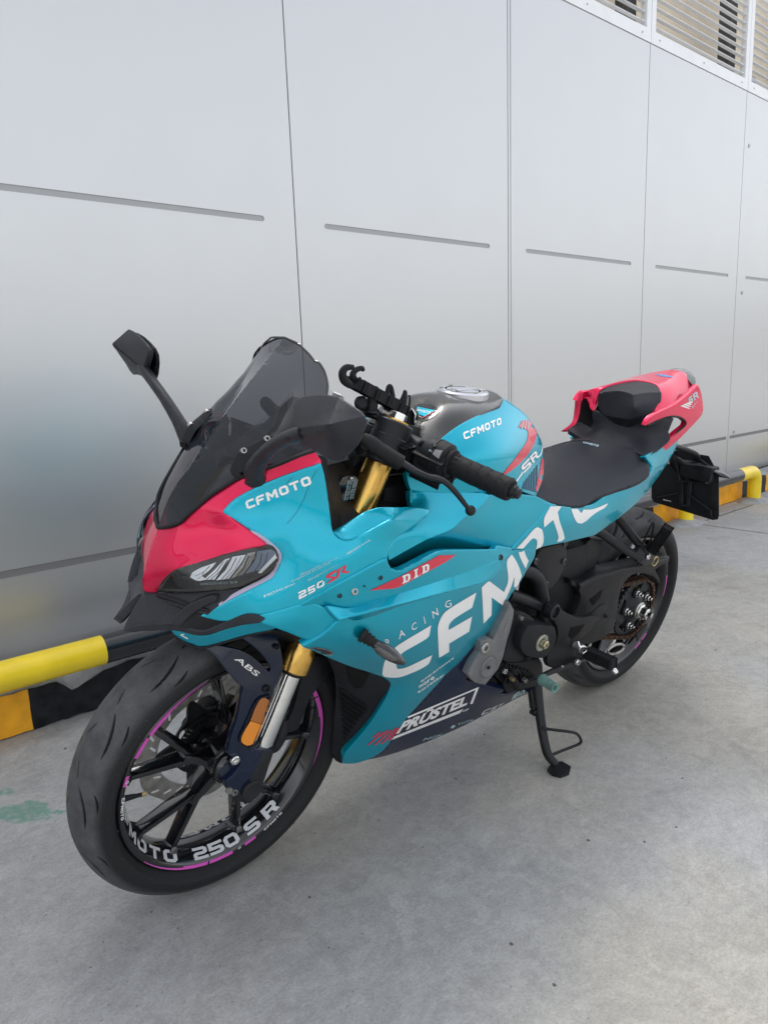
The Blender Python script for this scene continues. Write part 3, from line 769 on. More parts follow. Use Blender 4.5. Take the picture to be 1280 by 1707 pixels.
# big side panel with the large lettering
Cl = [(893, 916, .180, 'c'), (890, 930, .180), (877, 952, .180), (868, 968, .181), (849, 996, .184), (831, 1032, .188), (809, 1059, .190), (791, 1076, .190), (766, 1104, .186), (746, 1122, .182), (729, 1141, .177), (703, 1169, .166), (677, 1198, .150), (664, 1215, .142), (647, 1241, .128), (636, 1253, .120), (622, 1262, .111), (611, 1267, .104), (591, 1272.5, .097), (572.5, 1272.5, .092, 'c'),
      (574, 1260, .100), (592, 1238, .112), (617, 1207, .132), (643, 1166, .160), (650, 1150, .170), (651, 1138, .177), (641, 1130, .185), (617, 1121, .196), (583, 1110, .206), (545, 1094, .214), (524, 1084, .218), (505, 1078, .222, 'c'), (525, 1068, .226), (542, 1057, .231), (556, 1044, .236)]
big, T_BIG = panel('side_fairing', [([(566, 1035, .240, 'c'), (581, 1029, .245), (650, 1011, .249), (700, 999, .245), (752, 986, .235), (803, 973, .220), (812, 968, .216), (827, 955, .207), (838, 943, .201), (853, 919, .191, 'c')]+Cl,
    [(640, 1070, .244), (720, 1050, .234), (620, 1100, .230), (690, 1110, .217), (780, 1020, .218), (670, 1160, .184), (640, 1200, .152), (760, 1070, .210), (580, 1065, .241)])], M_TEAL, mirror='sep')
# navy belly pan
Bt = [(611, 1267, .104, 'c'), (622, 1262, .111), (636, 1253, .120), (647, 1241, .128), (664, 1215, .142), (677, 1198, .150), (703, 1169, .166), (729, 1141, .177), (746, 1122, .182), (766, 1104, .186), (791, 1077, .190, 'c')]
belly, T_BEL = panel('belly_pan', [(Bt+[(801, 1070, .192, 'c'), (800, 1089, .190), (788, 1111, .188), (775, 1134, .187, 'c'), (792, 1140, .182), (809, 1144, .178), (840, 1151, .168, 'c'), (829, 1160, .158), (845, 1159, .152), (876, 1148, .135), (888, 1150, .128, 'c'), (874, 1157, .120), (843, 1174, .108), (804, 1194, .100), (766, 1213, .094), (730, 1229, .090), (695, 1243, .088), (643, 1260, .090)],
    [(740, 1170, .168), (700, 1200, .148), (790, 1165, .158), (740, 1205, .125), (780, 1185, .128)])], M_NAVY, mirror='sep')
# tail side panel
tailp, T_TAIL = panel('tail_side_panel', [([(853, 915, .190, 'c'), (860, 907, .188), (886, 880, .182), (905, 858, .176), (919, 841, .172, 'c'), (951, 847, .168), (979, 844, .160), (991, 840, .156), (1011, 826, .150), (1042, 811, .146), (1080, 794, .142), (1087, 778, .134), (1075, 761, .124, 'c'), (1095, 751, .116), (1127, 737, .104), (1130, 735, .102, 'c'), (1122, 754, .106), (1098, 793, .118), (1068, 831, .132), (1032, 862, .150), (1010, 878, .156), (992, 891, .160, 'c'), (968, 897, .166), (942, 903, .170), (903, 911, .177), (893, 916, .180, 'c')],
    [(950, 870, .182), (900, 890, .184), (1000, 865, .172), (1050, 830, .154), (1085, 800, .138)])], M_TEAL, mirror='sep')
# side panel below the tank, two facets
cr_ = [(816, 826, .178, 'c'), (802, 841, .186), (771, 865, .198), (751, 882, .203), (712, 899, .206), (680, 916, .207), (650, 933, .208, 'c')]
under, T_UND = panel('tank_side_panel', [
    ([(685, 817, .140, 'c'), (740, 820, .150), (804, 822, .168, 'c')]+[(816, 826, .178, 'c')]+cr_[1:]+[(648, 918, .205), (658, 898, .202), (686, 876, .192), (712, 856, .180), (690, 848, .166), (686, 838, .150, 'c')], [(740, 860, .190)]),
    ([(816, 826, .178, 'c'), (840, 824, .174), (870, 826, .170), (894, 829, .168, 'c'), (919, 841, .170, 'c'), (886, 880, .180), (860, 907, .185), (853, 914, .186, 'c'), (829, 911, .184), (790, 914, .178), (740, 919, .172), (700, 932, .172), (655, 948, .176, 'c'), (650, 933, .208, 'c')]+cr_[::-1][1:-1], [(830, 880, .186), (860, 860, .182), (770, 900, .184), (800, 875, .190)])], M_TEAL, mirror='sep', angle=25)
# tank: visible left half, closed over the back by a strip to its mirror image
sil = [(836, 665, .062), (851, 673, .064), (874, 691, .068), (888, 710, .074), (898, 728, .082), (903, 741, .088), (906, 770, .104), (905, 793, .118), (899, 813, .134), (893, 827, .150)]
def close_over(bm, pts, bulge, n=7, k=9):
    """strip from a traced edge across the centre plane to its mirror image"""
    C3 = crom([A(*p[:3]) for p in pts], 5); g = []
    for c in C3:
        d = Vector(bulge)
        g.append([bm.verts.new(Vector((c.x, c.y*math.cos(PI*t), c.z))+d*(math.sin(PI*t))*min(1, c.y/.10)) for t in np.linspace(0, 1, k)])
    for a, b in zip(g, g[1:]):
        for j in range(k-1): bm.faces.new((a[j], a[j+1], b[j+1], b[j]))
    bmesh.ops.recalc_face_normals(bm, faces=bm.faces[:])
    return bm
tank, T_TANK = panel('fuel_tank', [([(734, 733, .112, 'c'), (750, 720, .108), (771, 706, .106), (804, 689, .094), (832, 674, .074), (836, 665, .062, 'c')]+sil[1:-1]+[(893, 827, .150, 'c'), (858, 815, .164), (830, 818, .166), (790, 823, .162), (740, 821, .152), (700, 818, .144), (685, 816, .140, 'c'), (680, 800, .136), (679, 788, .134, 'c'), (700, 765, .126), (720, 745, .118)],
    [(800, 720, .132), (850, 705, .104), (780, 750, .148), (840, 760, .156), (760, 790, .158), (870, 790, .148), (874, 745, .122), (730, 770, .142), (820, 790, .168)])], M_TEAL, mirror='sep', g=7, roll=.003)
bm = close_over(bmesh.new(), sil, (-.022, 0, .006)); T_TANK2 = BVHTree.FromBMesh(bm); bobj('fuel_tank', bm, M_TEAL, root, 60)
carb, T_CARB = panel('tank_cover', [([(733, 735, .113, 'c'), (750, 721, .109), (771, 707, .107), (804, 690, .095), (832, 675, .075), (837, 665, .062, 'c'), (828, 656, .034), (813, 650, 0, 'c'), (798, 650.5, 0), (771, 652, 0), (746, 654, 0), (730, 657, 0), (714, 665, 0), (694, 679, 0), (674, 694, 0, 'c'), (668, 715, .030), (678, 735, .06), (690, 752, .09), (705, 758, .105), (722, 747, .112)],
    [(775, 662, .058), (748, 661, .044), (802, 660, .052), (740, 700, .086), (775, 684, .086), (810, 676, .078), (710, 725, .085), (735, 675, .052)])], M_CARB, mirror='merge', g=6)
# seat
seat, T_SEAT = panel('rider_seat', [([(894, 829, .145, 'c'), (901, 815, .128), (905, 797, .100), (907, 776, .050), (907, 755, 0, 'c'), (922, 743, 0), (950, 735, 0), (985, 734, 0, 'c'), (1010, 738, .030), (1035, 743, .062), (1055, 748, .090), (1068, 756, .111), (1080, 775, .130), (1081, 790, .140), (1070, 799, .146), (1050, 808, .150), (1020, 818, .154), (991, 829, .158), (973, 840, .162), (949, 842, .163), (920, 837, .157)],
    [(940, 775, .055), (990, 765, .060), (1030, 775, .095), (960, 808, .124), (925, 803, .108), (1020, 800, .132)])], M_SEAT, mirror='merge', g=6, roll=.010, angle=60)

# tail: pad, hump, side fins, inner tub
tub, T_TUB = panel('tail_tub', [([(946, 717, -.115, 'c'), (956, 704, -.118), (963, 703, -.116), (972, 707, -.104), (984, 713, -.080, 'c'), (989, 704, -.072), (986, 692, -.074), (990, 684, -.076, 'c'), (1000, 690, -.060), (1030, 700, -.01), (1062, 702, .055), (1090, 690, .098, 'c'), (1100, 697, .104), (1122, 698, .108, 'c'), (1113, 720, .104, 'c'), (1116, 732, .104), (1096, 750, .113), (1075, 761, .122, 'c'), (1066, 756, .105), (1040, 746, .06), (1000, 738, 0), (975, 732, -.04), (958, 723, -.08)],
    [(1020, 722, -.01), (1060, 725, .060), (1090, 722, .090), (1000, 715, -.045)])], M_SEAT, g=6, roll=.004, angle=60)
pa, pg, ph_ = (998, 656, -.075, 'c'), (1054, 658, .026, 'c'), (1057, 680, .050, 'c')
pf, pn = (1100, 654, .070, 'c'), (1049, 698, .040, 'c')
pad, T_PAD = panel('rear_pad', [([pa, (1011, 645, -.070), (1035, 638, -.058), (1058, 635, -.036), (1090, 641, .030), pf, (1078, 655, .050), pg, (1030, 653, -.020)], []),
    ([pf, (1099, 668, .085), (1088, 686, .092), (1065, 694, .068), pn, ph_, pg, (1078, 655, .050)], [(1080, 675, .078)]),
    ([pg, ph_, pn, (1020, 694, -.018), (1003, 689, -.058), (997, 674, -.075), pa, (1030, 653, -.020)], [(1020, 673, -.030)])], M_SEAT, g=4, roll=.011, angle=24)
panel('tub_recess', [([(959, 668, -.150, 'c'), (972, 658, -.140), (1004, 664, -.110, 'c'), (1008, 700, -.085), (994, 720, -.090, 'c'), (970, 714, -.130), (955, 708, -.145, 'c')], [])], M_BLK, g=6, roll=0)
plinth, _ = panel('rear_pad_base', [([(999, 686, -.068), (1020, 695, -.018), (1049, 699, .040), (1066, 694, .068), (1090, 686, .095, 'c'), (1088, 694, .098), (1060, 706, .058), (1046, 712, .030), (1010, 708, -.040), (998, 704, -.068, 'c')], [])], M_BLK, g=6, roll=.004)
HUMPY = [([(962, 668, -.112, 'c'), (970, 656, -.110), (1000, 644, -.100), (1034, 634, -.085), (1071, 624, -.066), (1109, 617, -.036), (1130, 617, -.010), (1141, 621, .012, 'c'), (1148, 632, .036), (1153, 646, .058, 'c'), (1124, 673, .094), (1108, 682, .100), (1090, 690, .100, 'c'), (1098, 674, .088), (1101, 664, .080), (1101, 652, .070), (1094, 641, .034), (1080, 636, 0), (1058, 633, -.036), (1034, 636, -.060), (1010, 643, -.072), (998, 653, -.080), (992, 668, -.082), (990, 686, -.080, 'c'), (984, 680, -.088), (978, 664, -.096), (968, 662, -.106)],
    [(1112, 642, .060), (1118, 630, .014), (1106, 660, .082), (1090, 628, -.026)])]
hump, T_HUMP = panel('tail_cowl', HUMPY, M_PINK, g=5, roll=.004, angle=30)
taill, _ = panel('tail_light', [([(1112, 617, -.036, 'c'), (1124, 614, -.030), (1138, 615, -.010), (1152, 621, .022), (1158, 630, .046), (1156, 642, .064, 'c'), (1149, 634, .044), (1141, 622, .016), (1128, 618, -.008)], [])], M_BLKG, g=5, roll=.008)
fin, T_FIN = panel('tail_side_fin', [([(1076, 709, .106, 'c'), (1084, 697, .107), (1100, 687, .108), (1126, 674, .106), (1146, 658, .100), (1163, 641, .092, 'c'), (1168, 655, .098), (1171, 675, .104), (1170, 690, .106), (1150, 713, .108), (1127, 736, .108), (1110, 750, .110), (1096, 761, .114, 'c'), (1093, 757, .116), (1096, 748, .115), (1106, 739, .112), (1116, 731, .110), (1130, 719, .110), (1141, 710, .110), (1143, 703, .110), (1135, 696, .110), (1122, 693, .109), (1108, 695, .108), (1092, 701, .107)], [(1150, 680, .107), (1140, 690, .109)])], M_PINK, g=5, roll=.004)
bm = bmesh.new(); tube(bm, [A(*q) for q in [(1078, 709, .104), (1094, 702, .105), (1108, 696, .106), (1122, 694, .107), (1135, 697, .108), (1142, 704, .108), (1139, 711, .108), (1128, 720, .108), (1115, 731, .108), (1105, 739, .110), (1095, 748, .113), (1092, 757, .115), (1096, 762, .114)]], .0032, 8, 4); bobj('fin_seal', bm, M_BLK, root)
bm = bmesh.new(); tube(bm, [A(*q) for q in [(1088, 694, .100), (1108, 684, .102), (1126, 674, .101), (1146, 658, .094), (1153, 648, .080)]], .0035, 8, 4); bobj('tail_seam', bm, M_BLK, root)
# red/amber sliver lamp low on the fin
decal('fin_reflector', [[(1103, 752), (1112, 742), (1124, 734), (1127, 736), (1114, 748), (1104, 756)]], [T_FIN], M_RED, fin, sm=True)

panel('tail_cowl', [([(939, 717, -.120, 'c'), (954, 704, -.121), (959, 686, -.121), (962, 667, -.118), (970, 656, -.110, 'c'), (975, 660, -.106, 'c'), (968, 672, -.112), (965, 690, -.114), (959, 706, -.114), (947, 718, -.114, 'c')], [])], M_PINK, g=5, roll=.003)
# fuel cap
capc = A(771, 651, 0); capc.z -= .001; ax = Vector((0, 0, 1))
capr = .057
bm = bmesh.new(); lathe(bm, capc-ax*.012, ax, [(0, capr), (.012, capr), (.0155, capr-.004), (.0155, capr-.017), (.0125, capr-.018)], 56)
cap = bobj('fuel_cap', bm, M_CHR, root, 25); cap.data.materials[0] = mat('cap_silver', (.62, .63, .66), .28, .8)
bm = bmesh.new(); lathe(bm, capc-ax*.009, ax, [(0, capr-.0185), (.008, capr-.0185), (.0125, capr-.022), (.0125, capr-.03), (.0135, capr-.034)], 48); bobj('cap_lid', bm, cap.data.materials[0], cap, 25)
bm = bmesh.new(); box(bm, capc+ax*.0050+Vector((0, .006, 0)), (.066, .024, .005), None, .002); bobj('cap_latch', bm, cap.data.materials[0], cap)
bm = bmesh.new(); lathe(bm, capc+ax*.0005, ax, [(0, capr-.0172), (.0033, capr-.0172), (.0034, capr-.0190), (0, capr-.0190)], 48); bobj('cap_ring', bm, M_BLK, cap)
for k in range(6):
    t = k*PI/3+.35; bm = bmesh.new(); q = capc+ax*.0030+Vector((math.cos(t)*(capr-.010), math.sin(t)*(capr-.010), 0)); lathe(bm, q, ax, [(0, .0042), (.0035, .0042), (.004, .0034), (.004, .002), (.002, .0018)], 12); bobj('bolt', bm, M_STEEL, cap)

# ---------------------------------------------------------------- wheels
def tyre_mesh(R0, Wd, rin, nt, ns, grooves, depth, T):
    th = np.linspace(0, 2*PI, nt+1)[:-1]; s = np.linspace(-1, 1, ns)
    TH, Sg = np.meshgrid(th, s, indexing='ij')
    a = Sg*math.radians(112)
    hw = Wd/2; hh = (R0-rin)/1.38
    # flatter crown than a circle
    y = hw*np.sin(np.clip(a, -PI/2, PI/2))*(1-.0*Sg**2); r = R0-hh+hh*np.cos(a)
    over = np.abs(a) > PI/2
    y = np.where(over, np.sign(a)*hw*np.cos((np.abs(a)-PI/2)*(2.1 if Wd < .13 else 1.9)), y)
    r = np.where(over, R0-hh-hh*np.sin(np.abs(a)-PI/2), r)
    # lettered ring relief on sidewall
    disp = np.zeros_like(r)
    arc = a*(hw+hh)/2
    for (t0, s0, t1, s1, bend, wd) in grooves:
        p0 = np.array([t0*R0, s0]); p1 = np.array([t1*R0, s1])
        L = p1-p0; ln = np.hypot(*L); nrm = np.array([-L[1], L[0]])/ln
        for sh in (-2*PI*R0, 0, 2*PI*R0):
            X = TH*R0+sh-p0[0]; Y = arc-p0[1]
            t = (X*L[0]+Y*L[1])/ln**2; dd = X*nrm[0]+Y*nrm[1]-bend*4*t*(1-t)
            w = wd*np.sqrt(np.clip(4*t*(1-t), 0, 1))
            g = np.clip((w-np.abs(dd))/.0014, 0, 1)*((t > 0) & (t < 1))
            disp = np.maximum(disp, g*depth)
    # small scuffs and sidewall rings
    ring = ((np.abs(np.abs(Sg)-.70) < .012)*.0008+(np.abs(np.abs(Sg)-.90) < .012)*.001)
    d = disp-ring
    nx = np.cos(a); ny = np.sin(a)
    y = y-ny*d; r = r-nx*d
    V_ = np.stack([r*np.cos(TH), y, r*np.sin(TH)], -1).reshape(-1, 3)
    V_ = T(V_)
    i = np.arange(nt)[:, None]; j = np.arange(ns-1)[None]
    F = np.stack([i*ns+j, i*ns+j+1, ((i+1) % nt)*ns+j+1, ((i+1) % nt)*ns+j], -1).reshape(-1, 4)
    me = bpy.data.meshes.new('tyre'); me.vertices.add(len(V_)); me.vertices.foreach_set('co', V_.ravel())
    me.loops.add(F.size); me.loops.foreach_set('vertex_index', F.ravel()); me.polygons.add(len(F))
    me.polygons.foreach_set('loop_start', np.arange(0, F.size, 4)); me.polygons.foreach_set('loop_total', np.full(len(F), 4))
    at_ = me.attributes.new('crown', 'FLOAT', 'POINT'); at_.data.foreach_set('value', (np.clip((.66-np.abs(Sg))/.16, 0, 1)*(1-np.clip(disp/depth*1.3, 0, 1))+np.where(disp > .3*depth, -.5, 0)).ravel())  # dusty crown, cleaner sidewall; groove floors coloured near-black as painted shade
    me.update(); me.validate()
    for p in me.polygons: p.use_smooth = True
    me.flip_normals()
    return me
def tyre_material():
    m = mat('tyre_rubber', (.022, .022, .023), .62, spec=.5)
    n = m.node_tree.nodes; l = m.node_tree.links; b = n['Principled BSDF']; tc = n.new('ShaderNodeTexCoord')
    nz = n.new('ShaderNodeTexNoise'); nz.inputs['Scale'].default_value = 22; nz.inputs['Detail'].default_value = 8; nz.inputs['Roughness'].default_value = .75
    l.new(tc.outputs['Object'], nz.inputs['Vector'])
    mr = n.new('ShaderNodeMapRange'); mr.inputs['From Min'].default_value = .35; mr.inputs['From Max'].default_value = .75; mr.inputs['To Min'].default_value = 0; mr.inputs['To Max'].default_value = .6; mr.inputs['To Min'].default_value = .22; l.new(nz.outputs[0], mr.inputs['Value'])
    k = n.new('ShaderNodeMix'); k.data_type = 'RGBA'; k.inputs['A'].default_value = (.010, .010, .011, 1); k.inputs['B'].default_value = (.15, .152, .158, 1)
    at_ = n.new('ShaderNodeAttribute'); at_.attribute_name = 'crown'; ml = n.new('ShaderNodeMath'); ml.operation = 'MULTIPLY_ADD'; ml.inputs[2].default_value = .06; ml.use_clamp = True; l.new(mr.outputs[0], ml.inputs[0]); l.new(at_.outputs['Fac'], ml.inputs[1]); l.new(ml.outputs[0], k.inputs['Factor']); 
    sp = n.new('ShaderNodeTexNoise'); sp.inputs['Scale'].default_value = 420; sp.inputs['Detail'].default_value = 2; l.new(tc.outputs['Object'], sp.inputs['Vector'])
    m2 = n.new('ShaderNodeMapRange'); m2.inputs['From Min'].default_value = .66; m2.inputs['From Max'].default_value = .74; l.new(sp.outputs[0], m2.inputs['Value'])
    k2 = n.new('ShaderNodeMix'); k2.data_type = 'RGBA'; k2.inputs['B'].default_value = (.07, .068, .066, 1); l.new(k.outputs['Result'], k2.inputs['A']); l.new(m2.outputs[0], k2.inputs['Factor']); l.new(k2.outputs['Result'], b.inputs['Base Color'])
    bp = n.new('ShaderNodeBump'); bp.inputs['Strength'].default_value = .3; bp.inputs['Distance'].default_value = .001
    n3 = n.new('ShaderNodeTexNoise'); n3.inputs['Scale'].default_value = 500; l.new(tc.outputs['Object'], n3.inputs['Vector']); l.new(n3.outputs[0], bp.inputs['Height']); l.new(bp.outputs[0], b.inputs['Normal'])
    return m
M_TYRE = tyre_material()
def Tf(C):
    C = np.array(C)
    if C[0] > 1:
        return lambda P: (np.asarray(P)+C-A0) @ STM.T + A0
    return lambda P: np.asarray(P)+C
def xform(bm, T):
    for v in bm.verts: v.co = Vector(T(np.array(v.co)))
    return bm
def wheel(C, R0, Wd, hwid, spoke_c, front):
    T = Tf(C)
    # rim: closed lathe profile about the axle
    prof = [(hwid, .2265), (hwid+.0025, .2235), (hwid+.001, .2165), (hwid-.004, .2125), (hwid-.020, .2040), (.012, .1985), (-.012, .1985), (-hwid+.020, .2040), (-hwid+.004, .2125), (-hwid-.001, .2165), (-hwid-.0025, .2235), (-hwid, .2265), (-hwid+.006, .2262), (-hwid+.008, .216), (0, .2045), (hwid-.008, .216), (hwid-.006, .2262)]
    bm = bmesh.new(); lathe(bm, (0, 0, 0), (0, 1, 0), prof, 120, closed=True); bmesh.ops.recalc_face_normals(bm, faces=bm.faces[:]); xform(bm, T)
    rim = bobj('front_wheel_rim' if front else 'rear_wheel_rim', bm, M_BLKG, root, 40)
    gro = []
    for k in range(13):
        t0 = k*2*PI/13
        for sgn in (1, -1):
            o_ = 0 if sgn > 0 else PI/13
            gro.append((t0+o_, sgn*.040, t0+o_+.27, sgn*.018, sgn*.008, .0027))
            gro.append((t0+o_+.13, sgn*.062, t0+o_+.26, sgn*.051, sgn*.003, .0021))
            gro.append((t0+o_+.30, sgn*.012, t0+o_+.40, sgn*.001, 0, .0018))
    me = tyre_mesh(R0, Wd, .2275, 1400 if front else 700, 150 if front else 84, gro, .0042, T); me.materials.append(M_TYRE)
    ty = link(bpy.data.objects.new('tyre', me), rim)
    # hub
    bm = bmesh.new(); lathe(bm, (0, -.055, 0), (0, 1, 0), [(0, .030), (.006, .036), (.020, .040), (.035, .036), (.075, .036), (.090, .040), (.104, .036), (.110, .030)], 36); xform(bm, T); bobj('hub', bm, M_BLKG, rim, 40)
    for c in spoke_c:
        def P(r, a, y): return Vector((r*math.cos(math.radians(a)), y, r*math.sin(math.radians(a))))
        bm = bmesh.new()
        # stem from hub then two arms to the rim, each a ribbed tapering bar
        def bar(p, q, w0, w1, h0, h1):
            dd = (q-p).normalized(); side = Vector((0, 1, 0)).cross(dd).normalized(); vs = []
            for pt, w, h in ((p, w0, h0), (q, w1, h1)):
                for sx, sy in ((-1, -1), (-.55, 1), (.55, 1), (1, -1)):
                    vs.append(bm.verts.new(pt+side*w*sx+Vector((0, h*sy, 0))))
                vs.append(bm.verts.new(pt+side*w*.8+Vector((0, -h*1.25, 0)))); vs.append(bm.verts.new(pt-side*w*.8+Vector((0, -h*1.25, 0))))
            n = 6
            for i in range(n): bm.faces.new((vs[i], vs[(i+1) % n], vs[n+(i+1) % n], vs[n+i]))
            bm.faces.new(vs[:n][::-1]); bm.faces.new(vs[n:])
        bar(P(.028, c, .010), P(.100, c, .010), .020, .013, .022, .016)
        for sg in (-1, 1):
            bar(P(.082, c+sg*3, .010), P(.202, c+sg*14.5, .006), .0105, .0085, .014, .012)
            bar(P(.192, c+sg*13.8, .006), P(.203, c+sg*14.8, .006), .009, .016, .0125, .020)
        bmesh.ops.recalc_face_normals(bm, faces=bm.faces[:])
        bmesh.ops.bevel(bm, geom=bm.edges[:], offset=.0018, segments=2, profile=.6, affect='EDGES')
        xform(bm, T); bobj('spoke', bm, M_BLKG, rim, 40)
    return rim, T
frim, TFR = wheel((WB, 0, RF), RF, .122, .0435, [28, -42, -115, -187, 100], True)
rrim, TRE = wheel((0, 0, RR), RR, .148, .056, [10, 82, 154, 226, 298], False)
def ring_patch(name, r0, y0, r1, y1, shp, a0, a1, m, T, parent, off=.0006, side=1, n=40):
    """flat print wrapped on a cone of the rim: shp in 0..1 box, x -> angle a0..a1 (deg), y -> (r0,y0)..(r1,y1)"""
    bm = bmesh.new(); vv = [bm.verts.new((p[0], p[1], 0)) for p in shp[0]]
    for f in shp[1]:
        try: bm.faces.new([vv[i] for i in f])
        except ValueError: pass
    bmesh.ops.triangulate(bm, faces=bm.faces[:])
    k = max(2, int(abs(a1-a0)/2.5))
    for i in range(1, k): bmesh.ops.bisect_plane(bm, geom=bm.verts[:]+bm.edges[:]+bm.faces[:], dist=1e-6, plane_co=(i/k, 0, 0), plane_no=(1, 0, 0))
    n2 = np.array([-(y1-y0), (r1-r0)]); n2 = n2/np.linalg.norm(n2)*off   # (dr, dy)
    if n2[1]*side < 0: n2 = -n2
    for v in bm.verts:
        a = math.radians(a0+(a1-a0)*v.co.x); r = r0+(r1-r0)*v.co.y+n2[0]; y = y0+(y1-y0)*v.co.y+n2[1]
        v.co = Vector(T(np.array([r*math.cos(a), y, r*math.sin(a)])))
    return bobj(name, bm, m, parent, 60)
def arcbox(): return [(0, 0), (1, 0), (1, 1), (0, 1)], [(0, 1, 2, 3)]
# pink rim stripes (tapered)
def stripe(a0, a1, w0, w1):
    n = 14; V2 = [(i/n, 0) for i in range(n+1)]+[(i/n, w0+(w1-w0)*i/n) for i in range(n+1)]
    return V2, [(i, i+1, n+2+i, n+1+i) for i in range(n)]
RY = .0435+.0008
for a0, a1, w0, w1 in ((15.5, 21, .75, .75), (30, 40.5, .9, .9), (42, 55, 1, .9), (55, 76, .55, .1), (-35.5, -62, .1, .45), (-62, -77, .75, .8), (-78, -92, .8, .8), (-99.5, -106.5, .7, .7), (148.5, 156.5, .95, .95), (157.5, 172, 1, .95), (172, 204, .7, .05)):
    ring_patch('rim_stripe', .2225, RY+.0010, .2135, RY-.0005, stripe(a0, a1, w0, w1), a0, a1, M_MAG, TFR, frim, off=.0008)
def rt(text, a0, a1, near=True, m=None, r0=.2035, y0=.0235, r1=.2105, y1=.0375, shp=None):
    # letters upright when the wheel is seen from its left, read along decreasing angle at the bottom
    return ring_patch('rim_lettering', r1, y1, r0, y0, shp or logo(text), a0, a1, m or M_SILV, TFR, frim, off=-.0007)
for ch, a, w in (('C', 2, 8.5), ('F', -9, 8.5), ('M', -20, 9.5), ('O', -31, 9), ('T', -42.5, 9), ('O', -54, 9.5), ('2', -74, 9), ('5', -84, 9), ('O', -94, 9), ('S', -108, 9.5), ('R', -121.5, 10)):
    a -= 0
    ring_patch('rim_lettering', .2122, .0385, .2010, .0165, logo(ch), a+w/2, a-w/2, M_SILV, TFR, frim, off=.0008, side=1)
for ch, a, w in (('C', -68, 7.5), ('F', -78, 7.5), ('M', -90, 9), ('O', -101, 8), ('T', -112, 8), ('O', -123, 8)):
    ring_patch('rim_lettering', .2120, -.0385, .2030, -.0215, logo(ch), a-w/2, a+w/2, M_SILV, TFR, frim, off=.0008, side=-1)
ring_patch('rim_lettering', .2205, RY+.0022, .2155, RY+.0016, logo('CFMOTO'), 10, -2.5, M_WHITE, TFR, frim, off=.0008)
ring_patch('rim_lettering', .2205, RY+.0022, .2155, RY+.0016, logo('CFMOTO'), -112, -125, M_WHITE, TFR, frim, off=.0008)
for a in (18, -96): ring_patch('rim_lettering', .2200, RY+.002, .2145, RY+.0016, fill2d([[(.5+.5*math.cos(t), .5+.5*math.sin(t)) for t in np.linspace(0, 2*PI, 13)[:-1]], [(.5+.3*math.cos(t), .5+.3*math.sin(t)) for t in np.linspace(0, 2*PI, 13)[:-1]]]), a+.9, a-.9, M_WHITE, TFR, frim, off=.0008)
# rear wheel stripes
for a0, a1, w0, w1 in ((166, 186, .5, .2), (222, 229, .6, .6), (232, 240, .6, .6)):
    ring_patch('rim_stripe', .2225, .058, .2135, .0562, stripe(a0, a1, w0, w1), a0, a1, M_MAG, TRE, rrim, off=.0008)
# valve
bm = bmesh.new(); cyl(bm, (.199, .004, -.004), (.178, .010, -.004), .0065, .0045, 12); cyl(bm, (.178, .010, -.004), (.166, .013, -.004), .004, .004, 10); xform(bm, TFR); bobj('valve', bm, M_BLK, frim)
bm = bmesh.new(); cyl(bm, (.167, .0127, -.004), (.159, .0147, -.004), .0046, .0046, 10); xform(bm, TFR); bobj('valve_cap', bm, M_BRASS, frim)
# brake discs
def disc(T, y, R1, r0, parent, name='brake_disc', th=.004, n=10):
    loops = [[(R1*(1+.018*math.sin(10*t))*math.cos(t), R1*(1+.018*math.sin(10*t))*math.sin(t)) for t in np.linspace(0, 2*PI, 161)[:-1]], [(r0*math.cos(t), r0*math.sin(t)) for t in np.linspace(0, 2*PI, 61)[:-1]]]
    for k in range(30):
        a = k*2*PI/30; rr_ = (R1+r0)/2+(.010 if k % 3 == 0 else (-.010 if k % 3 == 1 else 0)); c = np.array([rr_*math.cos(a), rr_*math.sin(a)]); d = np.array([math.cos(a+.7), math.sin(a+.7)]); e = np.array([-d[1], d[0]])
        loops.append([tuple(c+d*.0085*x+e*.0026*z) for x, z in ((-1, -.6), (-.8, -1), (.8, -1), (1, -.6), (1, .6), (.8, 1), (-.8, 1), (-1, .6))])
    vs, fs = fill2d(loops, th/2)
    bm = bmesh.new(); vv = [bm.verts.new((p[0], y+p[2] if len(p) > 2 else y, p[1])) for p in vs]
    for f in fs:
        try: bm.faces.new([vv[i] for i in f])
        except ValueError: pass
    bmesh.ops.remove_doubles(bm, verts=bm.verts, dist=1e-5); bmesh.ops.recalc_face_normals(bm, faces=bm.faces[:]); xform(bm, T)
    return bobj(name, bm, M_DISC, parent, 30)
_f2 = fill2d
def fill2d(loops, th=0.):
    return _f2(loops, th)
disc(TFR, -.062, .146, .104, frim)
disc(TRE, -.075, .110, .078, rrim)
# carrier and speed sensor ring
def ringplate(T, y, loops, m, name, parent, th=.004):
    vs, fs = fill2d(loops, th/2); bm = bmesh.new(); vv = [bm.verts.new((p[0], y+p[2], p[1])) for p in vs]
    for f in fs:
        try: bm.faces.new([vv[i] for i in f])
        except ValueError: pass
    bmesh.ops.remove_doubles(bm, verts=bm.verts, dist=1e-5); bmesh.ops.recalc_face_normals(bm, faces=bm.faces[:]); xform(bm, T); return bobj(name, bm, m, parent, 30)
def circ(r, n=48, c=(0, 0), ph=0): return [(c[0]+r*math.cos(t+ph), c[1]+r*math.sin(t+ph)) for t in np.linspace(0, 2*PI, n+1)[:-1]]
car = [[(r*math.cos(t), r*math.sin(t)) for t in np.linspace(0, 2*PI, 121)[:-1] for r in [.075+.034*max(0, math.cos(5*t))**2]], circ(.028)]
for k in range(5): car.append(circ(.016, 16, (.055*math.cos(k*2*PI/5+.62), .055*math.sin(k*2*PI/5+.62))))
ringplate(TFR, -.058, car, M_BLKM, 'disc_carrier', frim, .006)
